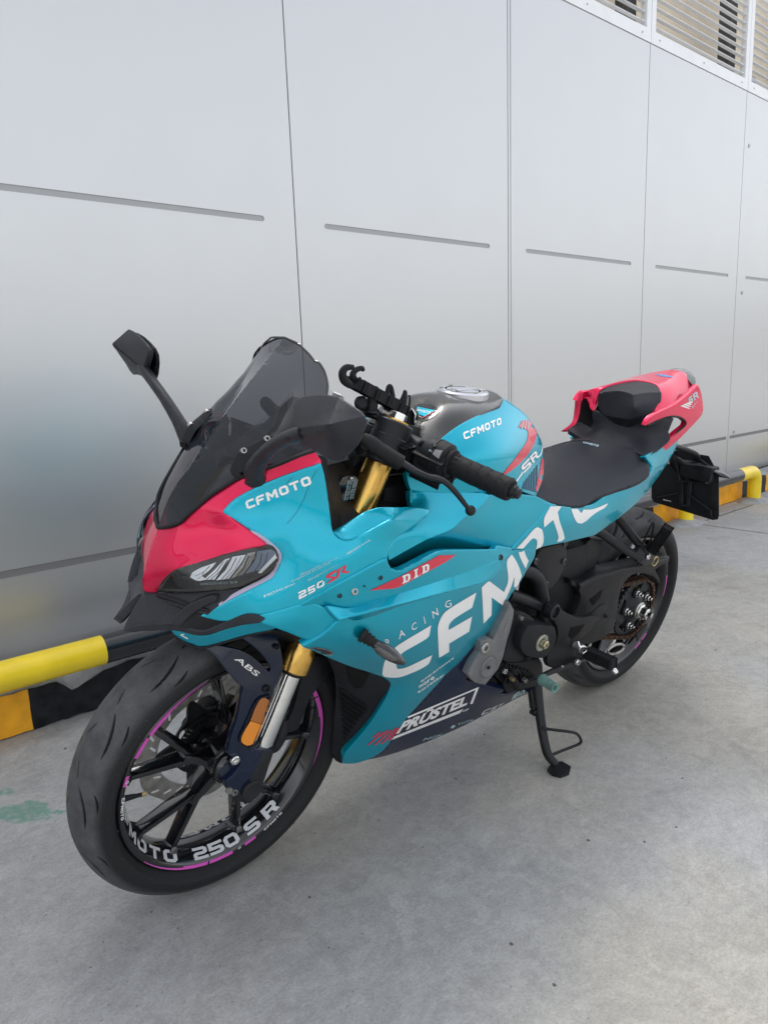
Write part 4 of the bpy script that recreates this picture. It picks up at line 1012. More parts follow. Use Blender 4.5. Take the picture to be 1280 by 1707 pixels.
tone = [circ(.068, 64), circ(.030, 40)]
for k in range(44):
    a0 = k*2*PI/44; tone.append([(r*math.cos(a0+d), r*math.sin(a0+d)) for r, d in ((.054, -.035), (.065, -.035), (.065, .035), (.054, .035))])
for k in range(5): tone.append(circ(.009, 14, (.042*math.cos(k*2*PI/5), .042*math.sin(k*2*PI/5))))
ringplate(TFR, -.048, tone, M_BLKM, 'sensor_ring', frim, .002)

# ---------------------------------------------------------------- fork, fender, front details
FA = Vector((math.sin(RAKE), 0, -math.cos(RAKE)))        # pointing down the fork
def FK(s, y, off=0.):      # s = height z along the left leg axis ; traced on the photo
    x = 1.268+(.51-s)*math.tan(math.radians(23.6)); return Vector((x+off, y, s))
for sy in (1, -1):
    y = .100*sy
    bm = bmesh.new(); P0, P1 = FK(.335, y), FK(.530, y); cyl(bm, P0, P1, .0188, n=32); bobj('fork_tube', bm, M_CHR, root)
    bm = bmesh.new(); d = (FK(.9, y)-FK(.5, y)).normalized()
    lathe(bm, FK(.507, y), d, [(0, .0255), (.003, .0285), (.040, .0290), (.046, .0275), (.062, .0262), (.075, .0270), (.425, .0270), (.43, .0262)], 36)
    bobj('fork_outer', bm, M_GOLD, root)
    bm = bmesh.new(); lathe(bm, FK(.502, y), d, [(0, .0225), (.006, .0245), (.0062, .023)], 30); bobj('fork_seal', bm, M_BLK, root)
    # axle casting
    bm = bmesh.new(); lathe(bm, FK(.262, y), d, [(0, .016), (.004, .024), (.03, .027), (.08, .0265), (.110, .0245), (.113, .0215)], 28)
    bobj('fork_foot', bm, M_DGR, root)
    bm = bmesh.new(); q = steer((WB, y, RF)); cyl(bm, q-Vector((0, .028*1, 0)), q+Vector((0, .028, 0)), .021, n=24, bev=.002)
    box(bm, (q+FK(.30, y))/2, (.034, .036, .05), None, .005); bobj('axle_clamp', bm, M_DGR, root)
bm = bmesh.new(); q = steer((WB, 0, RF)); cyl(bm, q-Vector((0, .13, 0)), q+Vector((0, .108, 0)), .0085, n=18); bobj('front_axle', bm, M_BLKM, root)
bm = bmesh.new(); cyl(bm, q+Vector((0, .045, 0)), q+Vector((0, .085, 0)), .017, n=24); bobj('axle_spacer', bm, M_BLKG, root)
# foot bracket with two rings, bolt
plate('fork_casting', [(414, 1246, 'c'), (436, 1250), (456, 1247, 'c'), (452, 1268), (445, 1292), (437, 1312), (424, 1325), (405, 1330), (390, 1327), (378, 1316), (377, 1303), (388, 1294, 'c'), (398, 1280), (404, 1262)], .122, .036, M_NAVYP, sm=True, bev=.005)
for (u, v, r) in ((382, 1318, .0065), (391, 1321, .0065), (417, 1314, .0095)):
    p_ = A(u, v, .123); bm = bmesh.new(); lathe(bm, p_-Vector((0, .003, 0)), (0, 1, 0), [(0, r), (.005, r), (.005, r*.6), (.002, r*.6)], 18); bobj('bolt', bm, M_STEEL, root)
bolt(392, 1267, .126, .009, M_CHR); bolt(402, 1250, .116, .006, M_BLK)
# fender: crown over the tyre and side blades (navy)
def fend(t0, t1, n=26, R_=.318, hw=.070):
    bm = bmesh.new(); rows = []
    for i in range(n+1):
        t = math.radians(t0+(t1-t0)*i/n); k = math.sin(PI*min(1, (i/n)*1.2+.12)) if i < n*.7 else 1
        w = hw*(.55+.45*min(1, i/(n*.35)))
        row = []
        for j in range(-6, 7):
            a = j/6*math.radians(78); row.append(bm.verts.new(Vector(TFR(np.array([(R_-.045+.045*math.cos(a))*math.cos(t), w*math.sin(a)/math.sin(math.radians(78)), (R_-.045+.045*math.cos(a))*math.sin(t)])))))
        rows.append(row)
    for a, b in zip(rows, rows[1:]):
        for j in range(12): bm.faces.new((a[j], b[j], b[j+1], a[j+1]))
    bmesh.ops.recalc_face_normals(bm, faces=bm.faces[:])
    r = bmesh.ops.solidify(bm, geom=bm.faces[:], thickness=.003)
    return bm
bm = fend(92, 165); fender = bobj('front_fender', bm, M_NAVYP, root, 50)
# left blade traced from the photo: two struts joining over the fork guard
bl = [([(335, 1072, .062, 'c'), (352, 1074, .078), (372, 1078, .090), (393, 1083, .100), (412, 1090, .108), (430, 1104, .112), (448, 1122, .116, 'c'), (452, 1119, .117, 'c'), (452, 1112, .117), (444, 1098, .114), (428, 1080, .108), (410, 1066, .098), (398, 1060, .092, 'c'), (425, 1050, .094), (455, 1048, .100, 'c'), (463, 1062, .112), (467, 1082, .119), (470, 1105, .123), (469, 1120, .124, 'c'), (460, 1140, .124), (450, 1170, .124), (440, 1200, .124), (428, 1228, .124), (416, 1256, .124), (408, 1270, .124, 'c'), (399, 1268, .124), (381, 1256, .123, 'c'), (387, 1230, .123), (397, 1200, .123), (403, 1165, .123), (407, 1146, .121, 'c'), (396, 1136, .114), (380, 1118, .106), (362, 1096, .092), (346, 1082, .075)],
       [(420, 1140, .124), (430, 1180, .125), (400, 1105, .108), (415, 1215, .125)])]
blade, T_BLD = panel('fender_blade', bl, M_NAVYP, root, mirror='sep', g=6, roll=.005, angle=40)
letters('fender_lettering', sans('ABS', .012), [(398, 1094), (434, 1122), (427, 1128), (390, 1099)], [T_BLD], M_WHITE, blade)
decal('reflector_top', [[(441, 1162, 'c'), (446, 1165), (449, 1173), (444, 1192), (436, 1206, 'c'), (416, 1199, 'c'), (424, 1178), (431, 1166), (436, 1161)]], [T_BLD], M_ORND, blade, sm=True, off=.004)
decal('reflector', [[(416, 1200, 'c'), (436, 1207, 'c'), (428, 1226), (420, 1238), (411, 1241), (402, 1236), (401, 1228), (407, 1215)]], [T_BLD], M_ORNG, blade, sm=True, off=.004)
bm = bmesh.new(); rimr = [(441, 1160), (448, 1165), (451, 1174), (446, 1193), (430, 1228), (420, 1240), (410, 1243), (401, 1238), (399, 1228), (407, 1211), (422, 1177), (431, 1164), (441, 1160)]
tube(bm, [cast([T_BLD], u, v, .003) for u, v in rimr], .0016, 6, 3); bobj('reflector_rim', bm, M_BLK, blade)
for (u, v) in ((445, 1146), (447, 1150)): pass
bolt(444, 1148, .123, .0075, M_BLK); bolt(461, 1078, .118, .005, M_BLK)
# dark brace behind the fork down the back (fork guard / hose)
plate('fork_guard', [(505, 1094, 'c'), (553, 1098), (545, 1130), (520, 1160), (503, 1200), (497, 1216), (478, 1222), (474, 1214), (490, 1180), (500, 1140), (510, 1110)], .082, .010, M_BLK, sm=True)
bm = bmesh.new(); tube(bm, [A(474, 1200, .085), A(468, 1225, .09), A(458, 1244, .092), A(446, 1250, .092)], [.008, .013, .012, .008], 12, 5); bobj('hose_clamp', bm, M_BLK, root)
bm = bmesh.new(); tube(bm, [A(478, 1108, .07), A(462, 1150, .085), (A(452, 1200, .088)), A(440, 1262, .09)], .0045, 10, 6); bobj('brake_hose', bm, M_BLK, root)
# right caliper seen between the spokes
bm = bmesh.new(); box(bm, steer((WB-.105, -.082, RF+.055)), (.06, .055, .12), Matrix.Rotation(-.5, 3, 'Y'), .012); bobj('brake_caliper', bm, M_DGR, root)

# headlights: black housing, clear reflector bands
hl = [([(262, 987, .024, 'c'), (267, 976, .037), (276, 964, .053), (290, 952, .071), (317, 942, .092), (340, 934, .112), (374, 923, .130), (409, 915, .148), (443, 909, .165, 'c'), (455, 913, .170), (463, 925, .174), (463, 938, .174), (455, 952, .170), (440, 963, .164), (420, 972, .156), (400, 979, .148, 'c'), (360, 984, .132), (320, 986, .108), (285, 987, .056)],
       [(350, 958, .122), (410, 945, .150), (300, 970, .076), (440, 935, .165)])]
head, T_HEAD = panel('headlight', hl, M_BLKG, root, mirror='sep', g=6, roll=.003)
def hp(name, L, m, off=.0012): return decal(name, [L], [T_HEAD], m, head, sm=True, off=off)
hp('headlight_reflector', [(318, 962, 'c'), (321, 955), (334, 947), (350, 941), (361, 937, 'c'), (352, 948), (338, 960, 'c'), (345, 966, 'c'), (330, 968)], M_REFL)
hp('headlight_reflector', [(340, 966, 'c'), (358, 950), (370, 937), (376, 932, 'c'), (384, 930, 'c'), (374, 943), (358, 966, 'c')], M_REFL)
hp('headlight_reflector', [(361, 967, 'c'), (378, 946), (388, 928, 'c'), (410, 924, 'c'), (402, 938), (382, 964, 'c')], M_REFL)
hp('headlight_reflector', [(385, 964, 'c'), (404, 939), (413, 922, 'c'), (426, 919, 'c'), (424, 930), (406, 957, 'c')], mat('frosted_band', (.55, .53, .48), .45, .4, bump=(900, .8)))
hp('headlight_reflector', [(409, 956, 'c'), (426, 932), (429, 918, 'c'), (452, 915, 'c'), (460, 921), (452, 936), (436, 949, 'c')], mat('bluish_band', (.26, .31, .38), .3, .6, bump=(700, .8)))
for k in range(15):
    u = 460-k*2.0; v = 922+k*2.1
    decal('headlight_rib', [[(u, v), (u-2, v+3.2), (u+6-k*.1, v+3.4), (u+7-k*.1, v+1.9)]], [T_HEAD], M_REFL, head, off=.0016)
for (a, b, w) in (((344, 966), (372, 936), 1.6), ((350, 967), (379, 933), 1.6), ((357, 967), (384, 932), 2.2), ((368, 966), (394, 929), 1.4), ((376, 965), (402, 928), 1.0), ((392, 962), (414, 926), 2.6), ((398, 960), (420, 924), 1.2), ((404, 958), (424, 923), 1.4), ((424, 952), (436, 922), 1.4), ((434, 948), (446, 920), 1.0), ((326, 960), (350, 943), 1.4), ((330, 965), (340, 952), 1.0)):
    m_ = ((a[0]+b[0])/2+3, (a[1]+b[1])/2+1)
    decal('headlight_line', [[a, m_, b, (b[0]+w, b[1]), (m_[0]+w, m_[1]), (a[0]+w, a[1])]], [T_HEAD], M_BLKG, head, off=.0018)
letters('headlight_print', sans('MOTORCYCLE E11 HC/R  B  01  1256  SAE'), [(335, 972), (396, 968), (396, 971.5), (335, 975.5)], [T_HEAD], M_PALE, head)
# glass over the lamp
M_CLR = bpy.data.materials.new('headlight_glass'); M_CLR.use_nodes = True
n = M_CLR.node_tree.nodes; l = M_CLR.node_tree.links; n.clear()
o = n.new('ShaderNodeOutputMaterial'); mx = n.new('ShaderNodeMixShader'); tr = n.new('ShaderNodeBsdfTransparent'); tr.inputs[0].default_value = (.86, .88, .9, 1)
gl = n.new('ShaderNodeBsdfGlossy'); gl.inputs['Roughness'].default_value = .03; fr_ = n.new('ShaderNodeFresnel'); fr_.inputs[0].default_value = 1.45
l.new(fr_.outputs[0], mx.inputs[0]); l.new(tr.outputs[0], mx.inputs[1]); l.new(gl.outputs[0], mx.inputs[2]); l.new(mx.outputs[0], o.inputs[0])
def push(patches, d): return [([(p[0], p[1], p[2]+d, *p[3:]) for p in pt[0]], [(p[0], p[1], p[2]+d) for p in pt[1]]) for pt in patches]
panel('headlight_glass', [([(p[0], p[1], p[2]+.009, *p[3:]) for p in hl[0][0]], [(350, 958, .142), (410, 945, .168), (300, 970, .096), (440, 935, .181)])], M_CLR, head, mirror='sep', g=6, roll=0)
# lavender trim strip round the lamp and down to the chin
panel('lamp_trim', [([(417, 884, .146, 'c'), (430, 889, .152), (450, 903, .164), (465, 916, .172), (470, 931, .177), (466, 947, .179), (457, 962, .179), (440, 972, .175), (400, 993, .158), (366, 1012, .144, 'c'), (365, 1007, .143), (398, 985, .152), (432, 968, .168), (450, 957, .172), (461, 943, .174), (463, 927, .174), (457, 914, .170), (444, 906, .163), (430, 895, .154)], [])], M_LAV, root, mirror='sep', roll=.002, g=6)
# dark panel under the lamp
under_l, T_UL = panel('lower_nose_panel', [([(262, 988, .022, 'c'), (320, 987, .100), (360, 985, .132), (400, 980, .150, 'c'), (385, 993, .150), (366, 1008, .144), (345, 1024, .134, 'c'), (320, 1018, .112), (290, 1008, .080), (265, 998, .034)], [(320, 1003, .108)]), ([(262, 988, .022, 'c'), (265, 998, .034, 'c'), (252, 997, .016), (240, 993, 0, 'c'), (241, 986, 0, 'c')], [])], M_MIRR, mirror='merge', g=6, roll=.004)
groove = bmesh.new(); tube(groove, [A(*q) for q in [(263, 992, .034), (290, 1000, .078), (322, 1011, .112), (350, 1018, .134)]], .0035, 8, 4); bobj('panel_gap', groove, M_BLK, root)
# chin with winglets (matte dark)
chin, T_CHIN = panel('chin_spoiler', [([(207, 1049, .022, 'c'), (220, 1021, .016), (235, 994, .005, 'c'), (241, 988, 0, 'c'), (262, 991, .026), (268, 999, .042), (292, 1010, .078), (322, 1020, .108, 'c'), (300, 1036, .100), (284, 1040, .090, 'c'), (264, 1042, .064), (240, 1046, .036), (220, 1050, .026)],
      [(262, 1015, .040), (285, 1024, .078)])], M_MIRR, mirror='merge', g=6, roll=.004, angle=40)
winglet, T_WING = panel('winglet', [([(206, 1051, .023, 'c'), (222, 1045, .030), (250, 1041, .050), (285, 1040, .090), (302, 1044, .106), (330, 1053, .126), (345, 1053, .134), (365, 1043, .146), (395, 1030, .164), (412, 1025, .176), (428, 1027, .188), (438, 1033, .198, 'c'), (432, 1037, .194), (400, 1042, .170), (372, 1050, .150), (348, 1058, .132), (328, 1059, .122), (300, 1052, .102), (280, 1050, .084), (240, 1051, .042), (222, 1053, .030)],
      [(330, 1056, .127), (260, 1045, .058), (400, 1035, .170)])], M_MIRR, mirror='sep', g=4, roll=.004, angle=50)
finl, T_F2 = panel('winglet_fin', [([(284, 1040, .092, 'c'), (294, 1028, .100), (312, 1012, .112), (334, 1001, .126), (354, 995, .142), (360, 997, .146, 'c'), (358, 1002, .144), (340, 1010, .130), (322, 1022, .118), (308, 1034, .110), (298, 1044, .104, 'c')], [])], M_MIRR, mirror='sep', g=4, roll=.0035, angle=50)
panel('winglet_well', [([(298, 1044, .104, 'c'), (312, 1030, .106), (330, 1018, .116), (345, 1024, .128, 'c'), (338, 1028, .126, 'c'), (360, 1032, .140), (372, 1036, .146, 'c'), (350, 1052, .134), (336, 1054, .126)], [])], M_BLK, mirror='sep', g=6, roll=0)
# teal lower lip under the winglet
lowl, T_LL = panel('nose_lower_lip', [([(286, 1051, .080, 'c'), (310, 1054, .100), (330, 1060, .118), (348, 1060, .128), (372, 1052, .142), (400, 1044, .160), (435, 1038, .184, 'c'), (462, 1046, .196, 'c'), (450, 1050, .186), (410, 1058, .160), (375, 1068, .136), (345, 1076, .116), (330, 1077, .106, 'c'), (305, 1067, .090), (292, 1058, .080)], [(360, 1064, .132)])], M_TEAL, mirror='sep', g=6, roll=.004)
bm = bmesh.new(); tube(bm, [A(*q) for q in [(290, 1058, .079), (306, 1070, .089), (330, 1079, .104), (350, 1077, .116), (410, 1060, .158), (455, 1050, .188)]], .0028, 8, 5); bobj('lip_seal', bm, M_BLK, root)
letters('lip_lettering', ([(0, 0), (1, 0), (1, .25), (.3, .25), (.3, 1), (0, 1)], [(0, 1, 2, 3), (0, 3, 4, 5)]), [(306, 1056), (318, 1060), (313, 1065), (301, 1058)], [T_LL], M_WHITE, lowl)
# inner black shell between nose and wheel arch
panel('inner_nose', [([(330, 1079, .09, 'c'), (400, 1062, .11), (455, 1050, .15), (500, 1062, .16), (545, 1092, .15, 'c'), (500, 1086, .05), (420, 1060, .03), (350, 1070, .03)], [])], M_BLK, mirror='sep', g=8, roll=0)

# ---------------------------------------------------------------- mirrors
MX = 1.390
mo = [(489, 690, MX+.006, 'x'), (491, 673, MX+.005, 'x'), (500, 664, MX+.004, 'x'), (520, 660, MX+.002, 'x'), (540, 659, MX, 'x'), (565, 663, MX, 'x', 'c'), (587, 678, MX, 'x'), (602, 689, MX-.006, 'x', 'c'), (608, 697, MX-.008, 'x'), (605, 712, MX-.007, 'x'), (593, 741, MX, 'x'), (582, 753, MX, 'x'), (568, 766, MX, 'x'), (560, 768, MX, 'x'), (549, 766, MX, 'x'), (525, 751, MX+.002, 'x'), (507, 742, MX+.004, 'x'), (498, 735, MX+.005, 'x'), (492, 715, MX+.006, 'x')]
mi = [(520, 690, MX+.014, 'x'), (575, 702, MX+.012, 'x'), (530, 718, MX+.016, 'x'), (563, 722, MX+.014, 'x')]
mc, mt, ml_, mr_ = (548, 707, MX+.026, 'x', 'c'), (565, 663, MX, 'x', 'c'), (490.5, 713, MX+.007, 'x', 'c'), (605, 694, MX-.006, 'x', 'c')
mirr, T_MIR = panel('mirror', [([ml_, (489, 690, MX+.006, 'x'), (491, 673, MX+.005, 'x'), (500, 664, MX+.004, 'x'), (520, 660, MX+.002, 'x'), (540, 659, MX, 'x'), mt, mc], [(522, 685, MX+.016, 'x')]),
    ([mt, (587, 678, MX-.002, 'x'), (600, 687, MX-.005, 'x'), mr_, mc], []),
    ([mr_, (607, 700, MX-.007, 'x'), (604, 715, MX-.006, 'x'), (593, 741, MX, 'x'), (582, 753, MX, 'x'), (568, 766, MX, 'x'), (560, 768, MX, 'x'), (549, 766, MX, 'x'), (525, 751, MX+.002, 'x'), (507, 742, MX+.004, 'x'), (498, 735, MX+.005, 'x'), (492, 722, MX+.006, 'x'), ml_, mc], [(545, 735, MX+.018, 'x')])], M_MIRR, g=5, roll=.007, back=.006, angle=14)
# raised rib across the shell
rib = [(497, 724), (507, 727), (560, 715), (567, 711), (569, 706), (565, 705), (500, 718), (494, 716)]
def loop_tube(name, L, trees, r, m, parent, off=.0, n=6, closed=True):
    P = [cast(trees, u, v, off) for u, v in L]; P = [q for q in P if q is not None]
    if closed: P = P+[P[0]]
    bm = bmesh.new(); tube(bm, P, r, n, 3); return bobj(name, bm, m, parent)
decal('mirror_rib', [[(499, 722.5), (507, 725.5), (559, 713.6), (565.5, 710), (567.2, 706.6), (564.5, 706.5), (501, 719.3), (496.5, 717.5)]], [T_MIR], M_MIRR, mirr, off=.0014)
letters('mirror_lettering', logo('CFMOTO'), [(501, 719), (526, 714.5), (526, 719.5), (501, 724.5)], [T_MIR], M_DGR, mirr)
bm = bmesh.new(); tube(bm, [A(427, 800, .116), A(424, 786, .124), A(433, 768, .148), A(452, 747, .190), A(474, 733, .232), A(497, 725, .268), A(508, 722, .284)], [.0180, .0175, .0140, .0120, .0115, .0125, .0120], 20, 6, flat=.85)
arm = bobj('mirror_arm', bm, M_MIRR, mirr)
bm = bmesh.new(); cyl(bm, A(420, 790, .112), A(433, 804, .118), .0195, .017, 24, bev=.004); bobj('mirror_base', bm, M_MIRR, mirr)
bm = bmesh.new()
gl_ = [A(p[0], p[1], MX-.012, 'x') for p in mo]; vs = [bm.verts.new(q) for q in gl_]; bm.faces.new(vs); bobj('mirror_glass', bm, M_GLASS, mirr)
def mirror_thing(o):
    c = mirror_copy(o)
    for ch in list(o.children):
        if 'lettering' in ch.name: continue
        d = mirror_copy(ch); d.parent = c
    return c
mirror_thing(mirr)
# bracket at the foot of the mirror, with two bolts
brk, _ = panel('mirror_bracket', [([(386, 782, .094, 'c'), (391, 768, .095), (398, 756, .096), (405, 750, .097), (425, 740, .103), (448, 728, .109), (458, 727, .112, 'c'), (452, 740, .116), (440, 756, .118), (428, 770, .118), (415, 782, .112), (400, 787, .103)], [(420, 758, .114)])], M_BLK, mirror='sep', g=6, roll=.006)
for (u, v, y) in ((406, 752, .094), (445, 732, .104)):
    o = bolt(u, v, y+.002, .0056, M_STEEL, d=(.2, .8, .5)); mirror_copy(o)
panel('mirror_seat', [([(384, 780, .094, 'c'), (392, 782, .098), (402, 792, .106), (398, 797, .104), (388, 792, .098)], [])], M_BLK, mirror='sep', g=5, roll=.003)

# ---------------------------------------------------------------- indicators
def indicator(base, tip, parent):
    b, t = Vector(base), Vector(tip); d = (t-b).normalized(); L = (t-b).length
    bm = bmesh.new(); lathe(bm, b-d*.012, d, [(0, .0125), (.006, .0125), (.009, .0095), (.013, .0115), (.016, .0090), (.021, .0105), (.024, .0080), (.030, .0085)], 20); s = bobj('indicator', bm, M_RUB, parent)
    X = rotm(d, (0, 0, 1)); bm = bmesh.new(); rings = []
    for k, (h, a, c_) in enumerate(((.014, .007, .007), (.022, .011, .010), (.036, .0155, .012), (.052, .0145, .011), (.068, .0095, .008), (.078, .003, .003))):
        rings.append([bm.verts.new(b+d*h+X @ Vector((0, a*math.cos(q), c_*math.sin(q)))) for q in np.linspace(0, 2*PI, 17)[:-1]])
    for p_, q_ in zip(rings, rings[1:]):
        for j in range(16): bm.faces.new((p_[j], p_[(j+1) % 16], q_[(j+1) % 16], q_[j]))
    bm.faces.new(rings[-1]); bm.faces.new(rings[0][::-1]); bobj('indicator_body', bm, M_BLKG, s)
    return s, X, d, b
s_, X_, d_i, b_i = indicator(A(612, 1064, .256), A(668, 1102, .305), root)
tr_ = None
bmI = bmesh.new(); bmI.from_mesh(s_.children[0].data); TI = BVHTree.FromBMesh(bmI); bmI.free()
decal('indicator_lens', [[(623, 1081, 'c'), (632, 1079), (643, 1085), (654, 1093), (662, 1101, 'c'), (652, 1101), (640, 1096), (629, 1089)]], [TI], M_LENS, s_, sm=True, off=.0012)
for o in (s_, *s_.children): pass
c_ = mirror_copy(s_)
for ch in s_.children: mirror_copy(ch).parent = c_

# ---------------------------------------------------------------- cockpit
# inner shroud and clock seen through the screen
bm = bmesh.new(); box(bm, (1.20, 0, .945), (.05, .17, .10), Matrix.Rotation(-.9, 3, 'Y'), .010); box(bm, (1.24, 0, .905), (.10, .20, .05), Matrix.Rotation(-.3, 3, 'Y'), .012); bobj('instrument_cluster', bm, M_BLK, root)
panel('cockpit_shroud', [([(545, 800, .12, 'c'), (600, 775, .05), (650, 770, .03), (690, 790, .06), (688, 845, .10, 'c'), (640, 850, .12), (590, 866, .13), (556, 884, .15, 'c'), (548, 840, .14)], [(600, 830, .07), (640, 820, .06)])], M_BLK, mirror='sep', g=8, roll=0)
panel('inner_fairing', [([(530, 758, .150, 'c'), (555, 765, .11), (578, 778, .07), (584, 820, .07), (572, 862, .13), (556, 884, .17), (546, 830, .168), (538, 785, .160)], [])], M_BLK, mirror='sep', g=8, roll=0)
wl = plate('warning_label', [(565, 806, 'c'), (572, 795), (592, 793), (597, 800), (590, 835), (560, 838)], .112, .004, M_BLKG)
bw = bmesh.new(); bw.from_mesh(wl.data); T_WL = BVHTree.FromBMesh(bw); bw.free()
for i, tx in enumerate(('WARNING', 'No load over 5 kg', 'read the manual', 'before riding')):
    letters('label_print', sans(tx, .01), [(572+i*4.6, 834-i*1.2), (580+i*4.6, 800-i*1.0), (583.2+i*4.6, 801-i*1.0), (575.2+i*4.6, 835-i*1.2)], [T_WL], M_PALE, wl, g=9)
letters('label_print', ([(0, 0), (1, 0), (1, 1), (0, 1)], [(0, 1, 2, 3)]), [(583, 797), (586, 795), (589, 797), (586, 799)], [T_WL], M_WHITE, wl)
# dash shell below the screen
bm = bmesh.new(); rows = []
for x, w, z, c in ((1.462, .012, .812, 0), (1.43, .055, .845, .004), (1.39, .088, .880, .010), (1.33, .118, .915, .016), (1.27, .135, .935, .020), (1.20, .140, .945, .022)):
    rows.append([bm.verts.new((x, w*math.sin(t), z-.020+c*math.cos(t))) for t in np.linspace(-PI/2, PI/2, 9)])
for a, b in zip(rows, rows[1:]):
    for j_ in range(8): bm.faces.new((a[j_], b[j_], b[j_+1], a[j_+1]))
bmesh.ops.recalc_face_normals(bm, faces=bm.faces[:]); bobj('dash_shell', bm, M_BLK, root)
# head stock, triple clamps
bm = bmesh.new(); cyl(bm, FK(.60, 0, -.035), FK(.93, 0, -.035), .032, n=24); bobj('head_tube', bm, M_BLKM, root)
for z, t in ((.935, .075), (.70, .030)):
    bm = bmesh.new(); c = FK(z, 0); box(bm, c-Vector((.012, 0, 0)), (.062, .20, min(t, .03)), Matrix.Rotation(-math.radians(-23.6), 3, 'Y').inverted(), .008)
    for y in (.1, -.1): cyl(bm, FK(z-t/2, y), FK(z+t/2, y), .036, n=28, bev=.003)
    bobj('triple_clamp', bm, M_BLKM, root)
for y in (.1, -.1):
    bm = bmesh.new(); d = (FK(.9, y)-FK(.5, y)).normalized(); c = FK(.972, y); lathe(bm, c, d, [(0, .0250), (.004, .0250), (.0045, .022)], 32); bobj('fork_cap_ring', bm, M_GOLD, root)
    bm = bmesh.new(); lathe(bm, c+d*.004, d, [(0, .018), (.012, .0175), (.014, .015), (.014, .006), (.012, .005)], 6); bobj('fork_cap', bm, M_CHR, root)
# clip-on bars : left one traced, right one mirrored about the bike then nudged by the steering
gA, gB = A(707, 752, .145), A(852, 818, .325); gd = (gB-gA).normalized()
def along(t, o=(0, 0, 0)): return gA+gd*t+Vector(o)
L_ = (gB-gA).length
bars = []
bm = bmesh.new(); cyl(bm, gA-gd*.05, gB, .0110, n=20); b0 = bobj('handlebar', bm, M_BLKM, root)
bm = bmesh.new(); prof = [(0, .0225), (.002, .0265), (.007, .0265), (.010, .0205)]; t = .012
while t < .118: prof += [(t, .0206), (t+.0005, .0210), (t+.016, .0210), (t+.0165, .0205)]; t += .0195
prof += [(.129, .0205), (.132, .0190)]
lathe(bm, along(L_-.132), gd, prof, 28); g0 = bobj('grip', bm, M_RUB, b0, 40)
sidev = gd.cross(Vector((0, 0, 1))).normalized(); upv = sidev.cross(gd).normalized()
GR = Matrix((gd, sidev, upv)).transposed()
for k in range(14):
    a = k*2*PI/14
    bm = bmesh.new(); o_ = (sidev*math.cos(a)+upv*math.sin(a)); box(bm, along(L_-.120)+o_*.0205, (.020, .0018, .0030), GR @ Matrix.Rotation(a, 3, 'X'), .0006); bobj('grip_rib', bm, M_RUB, g0)
for k in range(22):
    a = (k*1.3) % (2*PI); tt = -.096+.088*(k/22); bm = bmesh.new(); o_ = (sidev*math.cos(a)+upv*math.sin(a)); box(bm, along(L_+tt)+o_*.0209, (.018, .0009, .0018), GR @ Matrix.Rotation(a, 3, 'X') @ Matrix.Rotation(.5, 3, 'Y')); bobj('grip_tread', bm, M_RUB, g0)
bm = bmesh.new(); lathe(bm, along(L_), gd, [(0, .0125), (.008, .0125), (.009, .010), (.016, .0095), (.018, .006)], 20); bobj('bar_end', bm, M_BLKM, b0)
# switch housing
bm = bmesh.new(); c = along(L_-.158)
lathe(bm, along(L_-.184), gd, [(0, .024), (.003, .0320), (.026, .0345), (.0265, .0330), (.028, .0330), (.0285, .0345), (.048, .0330), (.053, .0260)], 32); box(bm, c-upv*.016+sidev*.002, (.042, .050, .040), GR, .012)
sw = bobj('switch_housing', bm, M_BLK, b0, 40)
bs = bmesh.new(); bs.from_mesh(sw.data); TS = BVHTree.FromBMesh(bs); bs.free()
for (u, v, r, m) in ((724, 742, .0045, M_BLKG),):
    q = cast([TS], u, v, 0)
    if q: bm = bmesh.new(); d = (Vector(CB)-q).normalized(); cyl(bm, q-d*.002, q+d*.005, r, r*.85, 14, .0008); bobj('switch_button', bm, m, sw)
decal('switch', [[(726, 750), (738, 752), (732, 765), (721, 757)]], [TS], mat('grey_switch', (.22, .22, .23), .45), sw, off=.0025)
decal('switch_print', [[(716, 749), (720, 751), (719, 754), (715, 752)]], [TS], M_PALE, sw, off=.0006)
# clutch perch and lever
bm = bmesh.new(); cyl(bm, along(L_-.235), along(L_-.195), .0200, n=22, bev=.003); box(bm, along(L_-.215)+sidev*0+Vector((.022, 0, -.002)), (.040, .030, .026), GR, .006); b1 = bobj('clutch_perch', bm, M_BLKM, b0)
bm = bmesh.new(); tube(bm, [A(604, 730, .16), A(616, 737, .17), A(628, 746, .178)], [.010, .0125, .0135], 14, 4); tube(bm, [A(626, 744, .177), A(645, 758, .186), A(668, 772, .200)], [.0145, .0175, .0170], 16, 4, flat=.8); bobj('lever_cover', bm, M_RUB, b1)
bm = bmesh.new(); tube(bm, [A(664, 768, .200), A(690, 784, .222), A(712, 794, .238), A(730, 798, .250), A(745, 806, .260), A(762, 824, .272), A(776, 842, .282), A(783, 850, .287)], [.0100, .0085, .0075, .0075, .0075, .0068, .0060, .0055], 14, 6, flat=.7)
c = A(784, 851, .287); bmesh.ops.create_uvsphere(bm, u_segments=16, v_segments=10, radius=.0095, matrix=Matrix.Translation(c)); bobj('clutch_lever', bm, M_BLKM, b1)
bm = bmesh.new(); tube(bm, [A(604, 730, .15), A(590, 742, .10), A(575, 770, .06), A(590, 800, .05), A(620, 840, .04)], .0055, 10, 8); bobj('clutch_cable', bm, M_RUB, root)
bm = bmesh.new(); tube(bm, [A(700, 765, .13), A(680, 778, .10), A(640, 766, .09), A(600, 756, .10), A(575, 760, .10)], .0050, 10, 8); bobj('wiring', bm, M_RUB, root)
bm = bmesh.new(); tube(bm, [A(608, 742, .14), A(598, 752, .11), A(580, 754, .10), A(560, 760, .10)], .0080, 10, 8); bobj('wiring', bm, M_RUB, root)
